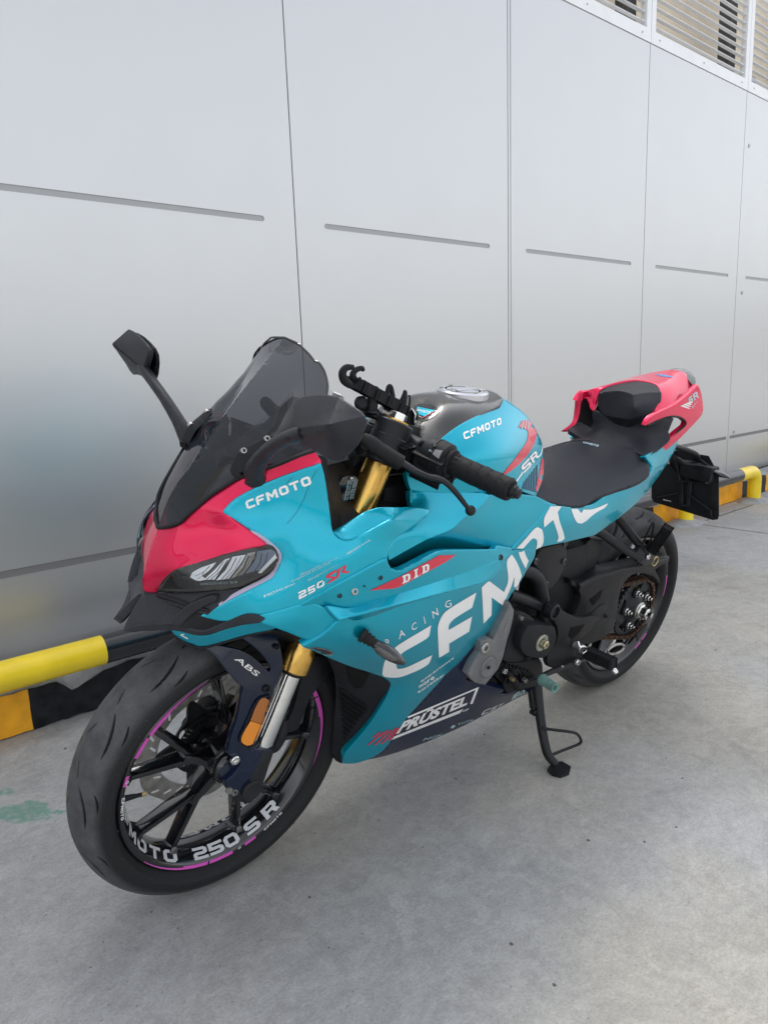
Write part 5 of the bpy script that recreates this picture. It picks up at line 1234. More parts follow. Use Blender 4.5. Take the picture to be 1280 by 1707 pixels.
# clamp that holds the bar to the fork leg
bm = bmesh.new(); c = FK(.925, .1); cyl(bm, FK(.905, .1), FK(.948, .1), .0375, n=26, bev=.003); box(bm, (c+gA)/2+Vector((0, 0, -.004)), (.03, .06, .034), GR, .005); bobj('bar_clamp', bm, M_BLKM, root)
# ignition switch block
plate('ignition_block', [(640, 712, 'c'), (655, 702), (700, 712), (702, 735), (690, 760), (668, 765), (645, 740)], .075, .05, M_BLKM, bev=.004)
for (u, v, r) in ((676, 737, .013), (678, 750, .009), (675, 728, .008), (664, 735, .012)):
    q = A(u, v, .078); bm = bmesh.new(); lathe(bm, q-Vector((0, .004, 0)), (.2, 1, .2), [(0, r), (.010, r), (.012, r*.8), (.012, r*.45), (.006, r*.4)], 18); bobj('bolt', bm, M_BLKM, root)
# right bar (mirror image of the left one, mostly hidden)
def mirror_tree(o, par):
    c = mirror_copy(o); c.parent = par
    for ch in o.children: mirror_tree(ch, c)
    return c
mirror_tree(b0, root)

# keys hanging in the ignition
kq = A(684, 700, .0)
bm = bmesh.new(); cyl(bm, A(690, 722, .02), A(694, 712, .02), .013, n=20); lathe(bm, A(683, 698, .045)-Vector((0, .006, 0)), (.1, 1, .1), [(0, .016), (.002, .018), (.010, .018), (.012, .016)], 26); key = bobj('key', bm, M_BLK, None); key.matrix_world = root.matrix_world.copy()
tag(key, 'black headed key standing in the ignition lock before the tank', 'key')
bm = bmesh.new(); tube(bm, [A(686, 681, .052), A(691, 690, .056), A(690, 703, .055), A(694, 716, .05)], [.003, .006, .005, .002], 10, 4, flat=.5); bobj('key_metal', bm, M_CHR, key)
bm = bmesh.new(); tube(bm, [A(697, 693, .055), A(702, 697, .056), A(700, 706, .055), A(696, 712, .053), A(699, 716, .053), A(694, 718, .053), A(690, 710, .054), A(694, 701, .055)], .0012, 8, 4); bobj('key_ring', bm, M_CHR, key)

# phone holder (a thing of its own, clamped above the fork)
ph = tag(empty('phone_holder'), 'empty black claw phone holder clamped above the left fork top', 'phone holder')
ph.matrix_world = root.matrix_world.copy()
PHY = .050
def pc(u, v, y=PHY): return A(u, v, y)
bm = bmesh.new()
f0, f1 = pc(588, 638), pc(668, 682); fx = (f1-f0).normalized(); FR = rotm(fx, (0, 0, 1)); mid_ = (f0+f1)/2
box(bm, mid_, ((f1-f0).length, .040, .013), FR, .003); box(bm, mid_+FR @ Vector((0, 0, .008)), ((f1-f0).length*.8, .024, .006), FR, .002)
for s in (-.4, -.15, .1, .35): box(bm, mid_+FR @ Vector(((f1-f0).length*s, 0, 0)), (.006, .046, .016), FR, .001)
bobj('holder_bed', bm, M_BLK, ph)
def claw(P, r, name='claw'):
    bm = bmesh.new(); tube(bm, P, [q*.68 for q in r], 12, 5, flat=1.25); return bobj(name, bm, M_RUB, ph)
claw([pc(584, 642, .075), pc(574, 634, .075), pc(571, 622, .075), pc(577, 613, .075), pc(589, 612, .075)], [.008, .0095, .009, .0075, .005])
claw([pc(594, 638, .05), pc(588, 626, .05), pc(593, 617, .05), pc(603, 614, .05), pc(606, 618, .05)], [.008, .008, .0065, .0055, .004])
claw([pc(600, 644, .03), pc(598, 634, .03), pc(601, 630, .03)], [.006, .005, .004])
claw([pc(644, 664, .05), pc(646, 652, .05), pc(648, 644, .05), pc(652, 646, .05), pc(655, 662, .05)], [.008, .006, .005, .005, .006])
claw([pc(669, 682, .05), pc(672, 668, .05), pc(675, 655, .05), pc(673, 653, .05)], [.010, .009, .006, .004])
claw([pc(678, 690, .02), pc(682, 676, .02), pc(683, 661, .02), pc(680, 660, .02)], [.006, .003, .002, .002])
bm = bmesh.new(); cyl(bm, pc(622, 652), pc(624, 643), .008, n=14, bev=.001); bobj('knob', bm, M_BLK, ph)
bm = bmesh.new(); cyl(bm, pc(617, 690), pc(622, 660), .013, .011, 20, bev=.002); cyl(bm, pc(618, 688), pc(619, 681), .018, .016, 22, bev=.002); bobj('ball_joint', bm, M_BLKM, ph)
bm = bmesh.new(); lathe(bm, pc(598, 672), (0, 1, .2), [(0, .008), (.003, .013), (.010, .0135), (.013, .009)], 14); bobj('thumb_screw', bm, M_BLK, ph)
bm = bmesh.new(); cyl(bm, pc(598, 672, .045), pc(628, 688, .045), .0045, n=12); tube(bm, [pc(586, 682), pc(610, 690), pc(640, 700), pc(650, 706)], .0055, 10, 4); bobj('stem', bm, M_BLKM, ph)
bm = bmesh.new(); tube(bm, [pc(668, 682), pc(655, 690), pc(648, 700), pc(645, 706, .06)], [.009, .009, .007, .006], 10, 4); bobj('holder_leg', bm, M_BLK, ph)
bm = bmesh.new(); cyl(bm, pc(634, 684), pc(646, 690), .009, n=14, bev=.001); bobj('knob', bm, M_STEEL, ph)

# ---------------------------------------------------------------- engine and frame
bm = bmesh.new(); box(bm, (.80, 0, .40), (.34, .24, .26), None, .03); box(bm, (.92, 0, .52), (.16, .18, .26), Matrix.Rotation(.5, 3, 'Y'), .02); box(bm, (.62, 0, .36), (.22, .26, .20), None, .03); bobj('engine_block', bm, M_DGR, root)
for k in range(9):
    bm = bmesh.new(); box(bm, (.93+.006*k, 0, .46+.021*k), (.19, .215, .005), Matrix.Rotation(.5, 3, 'Y')); bobj('cooling_fin', bm, M_DGR, root)
bm = bmesh.new(); box(bm, (.86, 0, .74), (.44, .20, .22), None, .03); bobj('airbox', bm, M_BLK, root)
bm = bmesh.new(); box(bm, (.42, 0, .70), (.40, .19, .12), Matrix.Rotation(.15, 3, 'Y'), .02); bobj('battery_tray', bm, M_BLK, root)
# radiator and dark inner cowl in front of it, with its louvres
bm = bmesh.new(); box(bm, (1.075, 0, .56), (.03, .28, .26), Matrix.Rotation(.25, 3, 'Y'), .004); bobj('radiator', bm, M_DGR, root)
for k in range(22):
    bm = bmesh.new(); box(bm, (1.093+.003*0, 0, .445+k*.0105), (.004, .26, .0018), Matrix.Rotation(.25, 3, 'Y')); bobj('radiator_fin', bm, M_BLKM, root)
cowl, T_COWL = panel('inner_cowl', [([(545, 1094, .200, 'c'), (583, 1111, .195), (617, 1122, .188), (641, 1132, .178), (651, 1139, .168), (650, 1150, .160), (643, 1166, .150, 'c'), (617, 1207, .124), (592, 1238, .104), (574, 1261, .090, 'c'), (562, 1256, .078), (554, 1242, .070, 'c'), (558, 1190, .085), (560, 1150, .100), (556, 1120, .120), (548, 1100, .160)],
    [(590, 1150, .130), (600, 1190, .110), (575, 1215, .088), (620, 1150, .150)])], M_BLK, mirror='sep', g=6, roll=0)
decal('cowl_opening_shade', [[(576, 1108, 'c'), (616, 1122, 'c'), (604, 1146, 'c'), (590, 1146), (581, 1132)]], [T_COWL], mat('deep_black', (.004, .004, .004), .9), cowl, sm=True, off=.001)  # black patch on the cowl, painted shade of an opening
for k in range(9):
    a = (566+k*1.0, 1146+k*10.0); b = (612-k*4.6, 1178+k*6.2)
    P = [cast([T_COWL], a[0]+(b[0]-a[0])*t, a[1]+(b[1]-a[1])*t, .002) for t in np.linspace(0, 1, 6)]
    P = [q for q in P if q is not None]
    if len(P) > 2:
        bm = bmesh.new(); tube(bm, P, .0022, 6, 0, flat=.6); bobj('louvre', bm, M_RUB if k % 1 == 0 else M_BLK, cowl)
        bm = bmesh.new(); tube(bm, [q+Vector((0, 0, -.006)) for q in P], .0022, 6, 0, flat=.5); bobj('louvre_gap_shade', bm, bpy.data.materials['deep_black'], cowl)  # black bar under each louvre, shade between them put in as colour
panel('belly_nose', [([(554, 1242, .070, 'c'), (562, 1257, .080), (574, 1262, .092, 'c'), (573, 1272.5, .092), (560, 1268, .075), (553, 1256, .062)], [])], M_DGR, mirror='sep', roll=.003, g=5)
bm = bmesh.new(); rows = []
for x, z, w in ((1.10, .235, .06), (1.05, .205, .08), (.9, .185, .085), (.7, .175, .085), (.5, .180, .10)):
    rows.append([bm.verts.new((x, w*math.sin(t), z-.012*math.cos(t))) for t in np.linspace(-PI/2, PI/2, 9)])
for a, b in zip(rows, rows[1:]):
    for j in range(8): bm.faces.new((a[j], b[j], b[j+1], a[j+1]))
bmesh.ops.recalc_face_normals(bm, faces=bm.faces[:]); bobj('belly_floor', bm, M_NAVY, root)
# grey cover, its bolt and round plug
plate('clutch_cover', [(850, 1004, 'c'), (857, 1017), (852, 1045), (845, 1069), (840, 1090), (836, 1103), (830, 1116), (822, 1126), (809, 1142, 'c'), (791, 1138), (780, 1125, 'c'), (788, 1106), (799, 1088, 'c'), (801, 1070, 'c'), (815, 1063, 'c'), (822, 1067, 'c'), (832, 1044), (843, 1022)], .205, .05, M_GREY, sm=True, bev=.003)
p_ = A(814, 1112.5, .2055); bm = bmesh.new(); lathe(bm, p_-Vector((0, .003, 0)), (0, 1, 0), [(0, .0280), (.0035, .0280), (.0037, .0262), (.002, .0258), (.0045, .0240), (.0050, .0235), (.0050, .005), (.002, .004)], 40); bobj('cover_plug', bm, M_GREY, root, 25)
bolt(814, 1113, .212, .004, M_BLK, h=.003)
p_ = A(808, 1080, .207); bm = bmesh.new(); lathe(bm, p_-Vector((0, .014, 0)), (0, 1, 0), [(0, .0125), (.016, .0125), (.018, .0110), (.018, .006), (.012, .005)], 24); bobj('bolt', bm, M_STEEL, root)
# embossed lettering on the cover (dark)
bmx = bmesh.new(); bmx.from_mesh(bpy.data.objects['clutch_cover'].data); T_CC = BVHTree.FromBMesh(bmx); bmx.free()
letters('cover_lettering', logo('CFMOTO'), [(834, 1066), (848, 1027), (852, 1029), (838, 1068)], [T_CC], mat('cover_emboss', (.24, .24, .245), .5, .3), bpy.data.objects['clutch_cover'], g=4)
# dark sprocket cover and round engine mount
plate('sprocket_cover', [(858, 1018, 'c'), (872, 1020), (888, 1030), (896, 1045), (890, 1060), (880, 1085), (870, 1102), (845, 1104), (838, 1100, 'c'), (846, 1070)], .180, .06, M_DGR, sm=True, bev=.004)
plate('engine_mount', [(870, 1062), (880, 1045), (898, 1042), (925, 1045, 'c'), (928, 1062), (920, 1085), (905, 1098), (878, 1094), (868, 1080)], .205, .07, M_BLK, sm=True, bev=.006)
p_ = A(903.5, 1072, .208); bm = bmesh.new(); lathe(bm, p_-Vector((0, .004, 0)), (0, 1, 0), [(0, .0215), (.004, .0215), (.005, .0195), (.005, .013), (.002, .0125)], 36); bobj('mount_washer', bm, M_STEEL, root, 25)
bm = bmesh.new(); lathe(bm, p_, (0, 1, 0), [(0, .0115), (.012, .0115), (.0135, .009), (.0135, .004), (.010, .0035)], 6); bobj('mount_bolt', bm, mat('yellow_zinc', (.50, .46, .30), .3, .9), root, 25)
plate('lower_case', [(838, 1104, 'c'), (872, 1104), (900, 1098), (905, 1125), (892, 1145), (870, 1150), (845, 1156), (838, 1140), (826, 1128)], .150, .10, M_DGR, sm=True, bev=.006)
for (u, v, r, m) in ((838.5, 1117, .0075, M_CHR), (866, 1029, .0055, M_STEEL), (873, 1133, .006, M_STEEL), (857, 1118, .008, M_BLKM), (878, 1095, .006, M_DGR), (852, 1131, .005, M_BRASS)): bolt(u, v, .185, r, m, h=.012)
for i in range(7):
    bm = bmesh.new(); tube(bm, [A(842+i*6, 1106+2*i, .16), A(846+i*7, 1122+i, .165), A(838+i*7, 1140-i, .155)], .0035, 8, 5); bobj('hose', bm, M_RUB, root)
bm = bmesh.new(); tube(bm, [A(845, 1120, .17), A(858, 1138, .175), A(866, 1144, .17), A(888, 1126, .16)], [.006, .010, .012, .006], 12, 5); bobj('drain_hose', bm, M_RUB, root)
# frame plate and tubes
fpl = plate('frame_cover', [(890, 934, 'c'), (899, 920), (905, 914), (942, 905, 'c'), (945, 920), (944, 935), (938, 952), (929, 968), (920, 980), (910, 986, 'c'), (906, 970), (901, 952), (893, 944)], .158, .012, M_DGR, sm=True, bev=.002)
for (u, v) in ((893, 936), (940, 936), (910, 974), (942, 906)): bolt(u, v, .160, .008, M_BLKG, h=.003)
bm = bmesh.new(); tube(bm, [A(868, 950, .150), A(884, 954, .152), A(897, 966, .152), (A(903, 990, .152)), A(905, 1016, .152), A(903, 1040, .152)], [.0165]*6, 18, 6); bobj('frame_tube', bm, M_BLKM, root)
bm = bmesh.new(); tube(bm, [A(846, 990, .150), A(870, 998, .150), A(900, 1010, .150)], .0150, 18, 4); bobj('frame_tube', bm, M_BLKM, root)
bm = bmesh.new(); box(bm, A(920, 960, .06), (.16, .10, .20), None, .02); bobj('air_filter', bm, M_BLK, root)
# rear shock
bm = bmesh.new(); cyl(bm, (.42, .03, .42), (.46, .03, .68), .022, n=18); bobj('rear_shock', bm, M_BLKM, root)
bm = bmesh.new(); P = [(.42+.04*t+.034*math.cos(t*2*PI*6), .03+.034*math.sin(t*2*PI*6), .43+.20*t) for t in np.linspace(0, 1, 120)]; tube(bm, P, .0055, 8, 0); bobj('shock_spring', bm, M_BLKM, root)
# rider's peg bracket
brk2 = plate('footpeg_bracket', [(918, 1010, 'c'), (930, 1006), (938, 1018, 'c'), (955, 1027), (972, 1030), (990, 1026), (1000, 1030), (992, 1038), (985, 1050, 'c'), (968, 1066), (955, 1080), (962, 1094), (970, 1106), (962, 1114, 'c'), (945, 1110), (928, 1116), (915, 1112), (912, 1096), (922, 1080), (930, 1062), (928, 1044), (920, 1030), (914, 1020)], .185, .016, M_DGR, sm=True, bev=.003)
plate('bracket_hole_shade', [(950, 1046), (975, 1040), (965, 1056), (952, 1066), (946, 1060)], .1853, .003, bpy.data.materials['deep_black'], bev=.0008)  # thin black plate, painted shade of a hole; the bracket is solid
p_ = A(925, 1021, .190); bm = bmesh.new(); lathe(bm, p_-Vector((0, .02, 0)), (0, 1, 0), [(0, .020), (.020, .020), (.022, .018), (.022, .0145), (.006, .0145)], 28); bobj('pivot_boss', bm, M_BLKM, root)
plate('heel_guard', [(984, 1024, 'c'), (1000, 1010), (1008, 1006), (1011, 1010), (1008, 1020), (1010, 1032), (1004, 1040), (992, 1040), (988, 1032)], .175, .004, M_DGR, sm=True)
bolt(1009, 1027, .176, .006, M_BLK)
def peg(p0, p1, w, h, parent, rings=9, up=(0, 0, 1)):
    p0, p1 = Vector(p0), Vector(p1); d = (p1-p0); L = d.length; d.normalize(); X = rotm(d, up)
    bm = bmesh.new(); box(bm, (p0+p1)/2, (L, w*.8, h*.8), X, .003); o = bobj('footpeg', bm, M_RUB, parent)
    for k in range(rings):
        bm = bmesh.new(); box(bm, p0+d*(L*(k+.6)/rings), (L/rings*.62, w, h), X, .0012); bobj('peg_rib', bm, M_RUB, o)
    return o
peg(A(977, 1087, .205), A(1022, 1107, .285), .030, .024, root)
bm = bmesh.new(); p_ = A(968, 1081, .210); lathe(bm, p_-Vector((0, .02, 0)), (0, 1, 0), [(0, .011), (.022, .011), (.024, .009)], 20); bobj('peg_pin', bm, M_STEEL, root)
bm = bmesh.new(); tube(bm, [A(963, 1070, .20), A(966, 1078, .21), A(974, 1078, .215), A(977, 1084, .215), A(970, 1090, .215)], .0028, 8, 4); bobj('peg_spring', bm, M_CHR, root)
bm = bmesh.new(); p_ = A(1024, 1117, .288); lathe(bm, p_-Vector((0, .003, 0)), (.1, 1, -.5), [(0, .007), (.008, .007), (.012, .005)], 14); bobj('peg_feeler', bm, M_CHR, root)
# oval ring seen behind the peg
bm = bmesh.new(); P = [A(1026+13*math.cos(t)*1.0-3*math.sin(t), 1082+8*math.sin(t)-2.5*math.cos(t), .13) for t in np.linspace(0, 2*PI, 25)]; tube(bm, P, .0042, 8, 0); bobj('axle_block_ring', bm, M_STEEL, root)
# shift lever with its green rubber
bm = bmesh.new(); tube(bm, [A(985, 1096, .19), A(958, 1104, .195), A(935, 1112, .198), A(912, 1122, .20), A(900, 1130, .20)], [.009, .0075, .007, .0075, .008], 12, 5, flat=.6); tube(bm, [A(955, 1108, .19), A(925, 1120, .19), A(880, 1136, .185), A(860, 1142, .18)], .0035, 8, 4); sh = bobj('gear_lever', bm, M_BLKM, root)
bm = bmesh.new(); a, b = A(901, 1131, .200), A(925, 1147, .250); lathe(bm, a, b-a, [(0, .0125), (.006, .0150), (.012, .0135), (.040, .0118), (.052, .0125), ((b-a).length, .0118), ((b-a).length, .0075), ((b-a).length-.01, .006)], 22); bobj('gear_lever_rubber', bm, M_GRN, sh)
bolt(961, 1103, .205, .0085, M_CHR, h=.010); bolt(936, 1112, .2, .005, M_STEEL)
# side stand
foot = A(927, 1281, .2495)
bm = bmesh.new(); tube(bm, [A(893, 1128, .125), A(896, 1160, .147), A(900, 1195, .172), A(906, 1232, .200), A(913, 1258, .222), foot+Vector((0, -.004, .010))], [.0150, .0135, .0125, .0120, .0120, .0105], 16, 6); st = bobj('side_stand', bm, M_BLKM, root)
gz = A(925, 1284, .262)
bm = bmesh.new(); P3 = []
q0 = foot
for k, (dx, dy) in enumerate(((.030, .010), (.022, .030), (-.005, .036), (-.030, .022), (-.034, -.008), (-.010, -.022), (.022, -.012))): P3.append((q0.x+dx, q0.y+dy))
def ground_z(x, y): # height in the bike frame of the ground plane
    return -(BM[2, 0]*x+BM[2, 1]*y)/BM[2, 2]
bm = bmesh.new(); vs = [bm.verts.new((x, y, ground_z(x, y)+.0008)) for x, y in P3]; f = bm.faces.new(vs); r = bmesh.ops.extrude_face_region(bm, geom=[f])
for v in r['geom']:
    if isinstance(v, bmesh.types.BMVert): v.co.z += .009
bmesh.ops.recalc_face_normals(bm, faces=bm.faces[:]); bobj('stand_foot', bm, M_BLKM, st)
bm = bmesh.new(); tube(bm, [A(904, 1214, .196), A(925, 1217, .215), A(950, 1220, .235), A(962, 1224, .24), A(968, 1235, .24), A(963, 1241, .24), A(940, 1250, .232), A(918, 1259, .228)], .0040, 10, 5); bobj('stand_loop', bm, M_BLKM, st)
bm = bmesh.new(); p0, p1 = A(884, 1146, .125), A(888, 1180, .155); X = rotm(p1-p0); P = [p0+(p1-p0)*t+X @ Vector((0, .0075*math.cos(t*2*PI*13), .0075*math.sin(t*2*PI*13))) for t in np.linspace(0, 1, 160)]; tube(bm, P, .0019, 6, 0); bobj('stand_spring', bm, M_BLKM, st)
bm = bmesh.new(); lathe(bm, A(888, 1187, .158)-Vector((0, .006, 0)), (0, 1, 0), [(0, .008), (.014, .008), (.016, .006)], 14); bobj('bolt', bm, M_BLKM, st)
plate('stand_bracket', [(880, 1118), (900, 1112), (908, 1128), (904, 1146), (886, 1148), (878, 1134)], .130, .02, M_BLKM, bev=.003)

# ---------------------------------------------------------------- swing arm, chain, sprocket
def arm(y, t, mir=False):
    return plate('swing_arm', [(952, 966, 'c'), (960, 972), (975, 968), (1000, 953), (1040, 943), (1071, 936), (1100, 931), (1116, 928, 'c'), (1114, 937), (1103, 942), (1092, 950, 'c'), (1099, 965), (1100, 975, 'c'), (1090, 962), (1070, 956), (1053, 959), (1040, 972), (1033, 990), (1029, 1018), (1026, 1035), (1022, 1050, 'c'), (1005, 1064), (988, 1072), (970, 1075), (950, 1078, 'c'), (945, 1050), (962, 1015), (968, 995), (964, 982), (952, 975)], y, t, M_DGR, sm=True, bev=.004)
sa = arm(.132, .040)
plate('arm_hole_shade', [(981, 1000), (1005, 981), (1000, 996), (988, 1010)], .1325, .003, bpy.data.materials['deep_black'], bev=.0005)  # black plate on the solid arm stands in for a shaded hole
bm = bmesh.new(); tube(bm, [A(962, 977, .134), A(1000, 960, .134), A(1040, 949, .134), A(1075, 942, .132), A(1112, 932, .130)], [.009, .009, .008, .007, .005], 12, 6); bobj('arm_ridge', bm, M_DGR, sa)
plate('arm_brace', [(946, 962, 'c'), (958, 935), (972, 912), (986, 897, 'c'), (1004, 899, 'c'), (1000, 918), (994, 940), (988, 954, 'c'), (968, 968), (956, 972)], .105, .05, M_DGR, sm=True, bev=.004)
bm = bmesh.new(); box(bm, (.20, -.120, .32), (.46, .03, .06), Matrix.Rotation(.06, 3, 'Y'), .008); bobj('swing_arm', bm, M_DGR, root)
bm = bmesh.new(); cyl(bm, (.60, -.14, .40), (.60, .14, .40), .025, n=22); bobj('swing_arm_pivot', bm, M_DGR, root)
bolt(1005, 1028, .134, .006, M_BLK, h=.004)
# sprocket
SC = Vector((0, 0, RR)); SY = .078; SR = .098
NT = 43; tl = []
for k in range(NT*4):
    t = k*2*PI/(NT*4); tl.append((SR+(.0045 if k % 4 in (1, 2) else -.003))) 
loops = [[(tl[k]*math.cos(k*2*PI/(NT*4)), tl[k]*math.sin(k*2*PI/(NT*4))) for k in range(NT*4)], circ(.030)]
for k in range(5):
    a = k*2*PI/5+.3; loops.append([((.073+dr)*math.cos(a+da), (.073+dr)*math.sin(a+da)) for dr, da in ((-.010, -.28), (.011, -.34), (.011, .34), (-.010, .28))])
ringplate(TRE, SY, loops, M_DISC, 'sprocket', rrim, .006); bpy.data.objects['sprocket'].data.materials[0] = M_BLKM
bm = bmesh.new(); lathe(bm, (0, SY-.03, RR), (0, 1, 0), [(0, .055), (.030, .055), (.034, .050), (.046, .036), (.050, .030)], 40); bobj('sprocket_carrier', bm, M_BLKM, rrim)
for k in range(5):
    a = math.radians(78+72*k); q = Vector((.056*math.cos(a), SY+.004, RR+.056*math.sin(a)))
    bm = bmesh.new(); cyl(bm, q-Vector((0, .008, 0)), q+Vector((0, .008, 0)), .0165, n=20, bev=.003); bobj('carrier_boss', bm, M_BLKM, rrim)
    bm = bmesh.new(); lathe(bm, q+Vector((0, .007, 0)), (0, 1, 0), [(0, .0112), (.002, .0112), (.002, .0088), (.010, .0085), (.011, .005), (.018, .0048), (.019, .003)], 6); bobj('sprocket_nut', bm, M_CHR, rrim, 25)
bm = bmesh.new(); lathe(bm, (0, SY+.020, RR), (0, 1, 0), [(0, .023), (.010, .023), (.012, .0205), (.012, .018), (.030, .0172), (.032, .014), (.032, .0095), (.045, .009), (.046, .006)], 6); bobj('axle_nut', bm, M_CHR, rrim, 25)
bm = bmesh.new(); lathe(bm, (0, SY+.018, RR), (0, 1, 0), [(0, .027), (.006, .027), (.008, .024)], 30); bobj('axle_washer', bm, M_STEEL, rrim)
# chain: closed loop of individual links
FS = np.array([.585, .400]); fr0 = .032; c0 = np.array([0, RR]); D = FS-c0; Ld = np.hypot(*D); al = math.atan2(D[1], D[0]); be = math.acos((SR-fr0)/Ld)
pts = []
a_top, a_bot = al+be, al-be
def arcpts(c, r, a0, a1, step=.0159):
    n_ = max(2, int(abs(a1-a0)*r/step)); return [c+r*np.array([math.cos(t), math.sin(t)]) for t in np.linspace(a0, a1, n_+1)]
path = arcpts(c0, SR, a_top, a_bot+2*PI)
p2 = arcpts(FS, fr0, a_bot, a_top)
path = np.array(path+p2+[path[0]]); seg = np.hypot(*(path[1:]-path[:-1]).T); cum = np.r_[0, np.cumsum(seg)]; nl = int(round(cum[-1]/.01588)); nl += nl % 2
X_ = np.interp(np.linspace(0, cum[-1], nl+1), cum, path[:, 0]); Z_ = np.interp(np.linspace(0, cum[-1], nl+1), cum, path[:, 1])
def link_mesh(outer):
    bm = bmesh.new(); w = .0105 if outer else .0075
    for sy in (-1, 1):
        L = [(x, z) for x, z in ([(.0079+.0066*math.cos(t), .0066*math.sin(t)) for t in np.linspace(-PI/2, PI/2, 6)]+[(0, .0046)]+[(-.0079+.0066*math.cos(t), .0066*math.sin(t)) for t in np.linspace(PI/2, 3*PI/2, 6)]+[(0, -.0046)])]
        extrude_poly(bm, [(x, sy*w-.001, z) for x, z in L], (0, .002, 0))
    if outer:
        for sx in (-1, 1): cyl(bm, (sx*.0079, -.013, 0), (sx*.0079, .013, 0), .0026, n=8)
    else:
        for sx in (-1, 1): cyl(bm, (sx*.0079, -.0065, 0), (sx*.0079, .0065, 0), .0050, n=10)
    me = bpy.data.meshes.new('chain_link'); bm.normal_update(); bm.to_mesh(me); bm.free(); me.materials.append(M_RUST); return me
lm = [link_mesh(True), link_mesh(False)]
chain = empty('drive_chain', root)
for k in range(nl):
    o = link(bpy.data.objects.new('chain_link', lm[k % 2]), chain)
    x, z = (X_[k]+X_[k+1])/2, (Z_[k]+Z_[k+1])/2; a = math.atan2(Z_[k+1]-Z_[k], X_[k+1]-X_[k])
    o.location = (x, SY, z); o.rotation_euler = (0, -a, 0)
# axle adjuster plate
plate('axle_adjuster', [(1060, 1058), (1078, 1040), (1079, 1048), (1062, 1070)], .128, .004, M_DGR)
bm = bmesh.new(); box(bm, (-.03, .112, RR), (.09, .022, .045), None, .004); 
# passenger peg hangers
bm = bmesh.new(); tube(bm, [A(1022, 856, .110), A(1034, 868, .118), A(1055, 895, .132), A(1076, 920, .145)], [.0125]*4, 14, 4); bobj('peg_hanger', bm, M_BLKM, root); mirror_copy(bpy.data.objects['peg_hanger'])
bm = bmesh.new(); tube(bm, [A(990, 882, .115), A(1004, 890, .120), A(1035, 912, .132), A(1066, 930, .145)], [.0125]*4, 14, 4); o = bobj('peg_hanger', bm, M_BLKM, root); mirror_copy(o)
plate('hanger_joint', [(1060, 922), (1068, 912, 'c'), (1078, 908), (1088, 914), (1092, 926), (1088, 940), (1074, 944), (1062, 936)], .152, .016, M_BLKM, sm=True, bev=.003)
bolt(1079, 928, .156, .0085, M_CHR, h=.006)
bm = bmesh.new(); P = [A(1088, 934, .15), A(1094, 928, .15), A(1096, 934, .15), A(1090, 943, .15), A(1086, 940, .15)]; tube(bm, P+[P[0]], .0025, 8, 4); bobj('hook', bm, M_BRASS, root)
peg(A(1086, 918, .160), A(1113, 880, .215), .026, .020, root, 10, up=(1, .4, 0))
bm = bmesh.new(); tube(bm, [A(1070, 910, .155), A(1078, 890, .17), A(1087, 872, .18), A(1089, 874, .18), A(1086, 892, .17), A(1081, 912, .158)], .0028, 8, 5); bobj('peg_spring', bm, M_BLKM, root)
# rear mudguard inside
bm = bmesh.new(); rows = []
for t in np.linspace(math.radians(60), math.radians(150), 18):
    rows.append([bm.verts.new(((.345-.02*abs(j)/5)*math.cos(t), .085*j/5, RR+(.345-.02*abs(j)/5)*math.sin(t))) for j in range(-5, 6)])
for a, b in zip(rows, rows[1:]):
    for j in range(10): bm.faces.new((a[j], b[j], b[j+1], a[j+1]))
bm.free()
# caliper, hose behind the arm
bm = bmesh.new(); box(bm, (.10, -.085, RR+.075), (.08, .05, .045), Matrix.Rotation(.6, 3, 'Y'), .010); bobj('rear_caliper', bm, M_DGR, root)
bm = bmesh.new(); tube(bm, [(.13, -.06, RR+.10), (.10, -.03, RR+.15), (.02, -.05, RR+.17), (-.02, -.08, RR+.12)], .004, 8, 6); bobj('rear_brake_hose', bm, M_RUB, root)
# underside tray joining tail and plate
bm = bmesh.new(); box(bm, (.20, 0, .775), (.40, .17, .05), Matrix.Rotation(.12, 3, 'Y'), .015); bobj('undertray', bm, M_BLK, root)

# ---------------------------------------------------------------- number plate holder
PLX = -.215
pl = [(1085, 800, 'c'), (1085, 830, 'c'), (1089, 837), (1187, 867), (1195, 866), (1197, 860, 'c'), (1197, 792, 'c'), (1180, 760), (1120, 750), (1098, 760)]
hold = plate('plate_holder', pl, PLX, .004, M_BLK, ax='x', bev=.0008)
def xb(u, v, o=.004): return A(u, v, PLX+o, 'x')
bm = bmesh.new()
for a, b, r in (((1122, 752), (1134, 800), .007), ((1134, 800), (1135, 840), .007), ((1150, 800), (1146, 842), .006), ((1131, 822), (1094, 830), .005), ((1146, 822), (1183, 850), .006), ((1135, 842), (1146, 843), .006), ((1128, 802), (1180, 803), .005), ((1113, 770), (1134, 802), .005), ((1183, 850), (1184, 862), .005), ((1140, 770), (1146, 800), .006)):
    tube(bm, [xb(*a), xb(*b)], r, 8, 0, flat=.6)
bobj('holder_ribs', bm, M_BLKM, hold)
for (u, v, m) in ((1179, 803, M_STEEL), (1114, 771, M_STEEL)): 
    q = xb(u, v, .008); bm = bmesh.new(); cyl(bm, q, q+Vector((.006, 0, 0)), .0055, n=12, bev=.001); bobj('bolt', bm, m, hold)
bm = bmesh.new(); tube(bm, [xb(1105, 833), xb(1118, 836)], .0025, 6, 0); bobj('holder_slot', bm, M_STEEL, hold)
bm = bmesh.new(); tube(bm, [A(1100, 735, .06, 'x'), A(1110, 742, .0, 'x'), A(1122, 744, -.05, 'x'), A(1135, 748, -.10, 'x'), A(1157, 757, -.16, 'x'), A(1160, 766, -.19, 'x')], [.014, .014, .014, .016, .015, .012], 12, 5, flat=.6); bobj('holder_arm', bm, M_BLK, root)
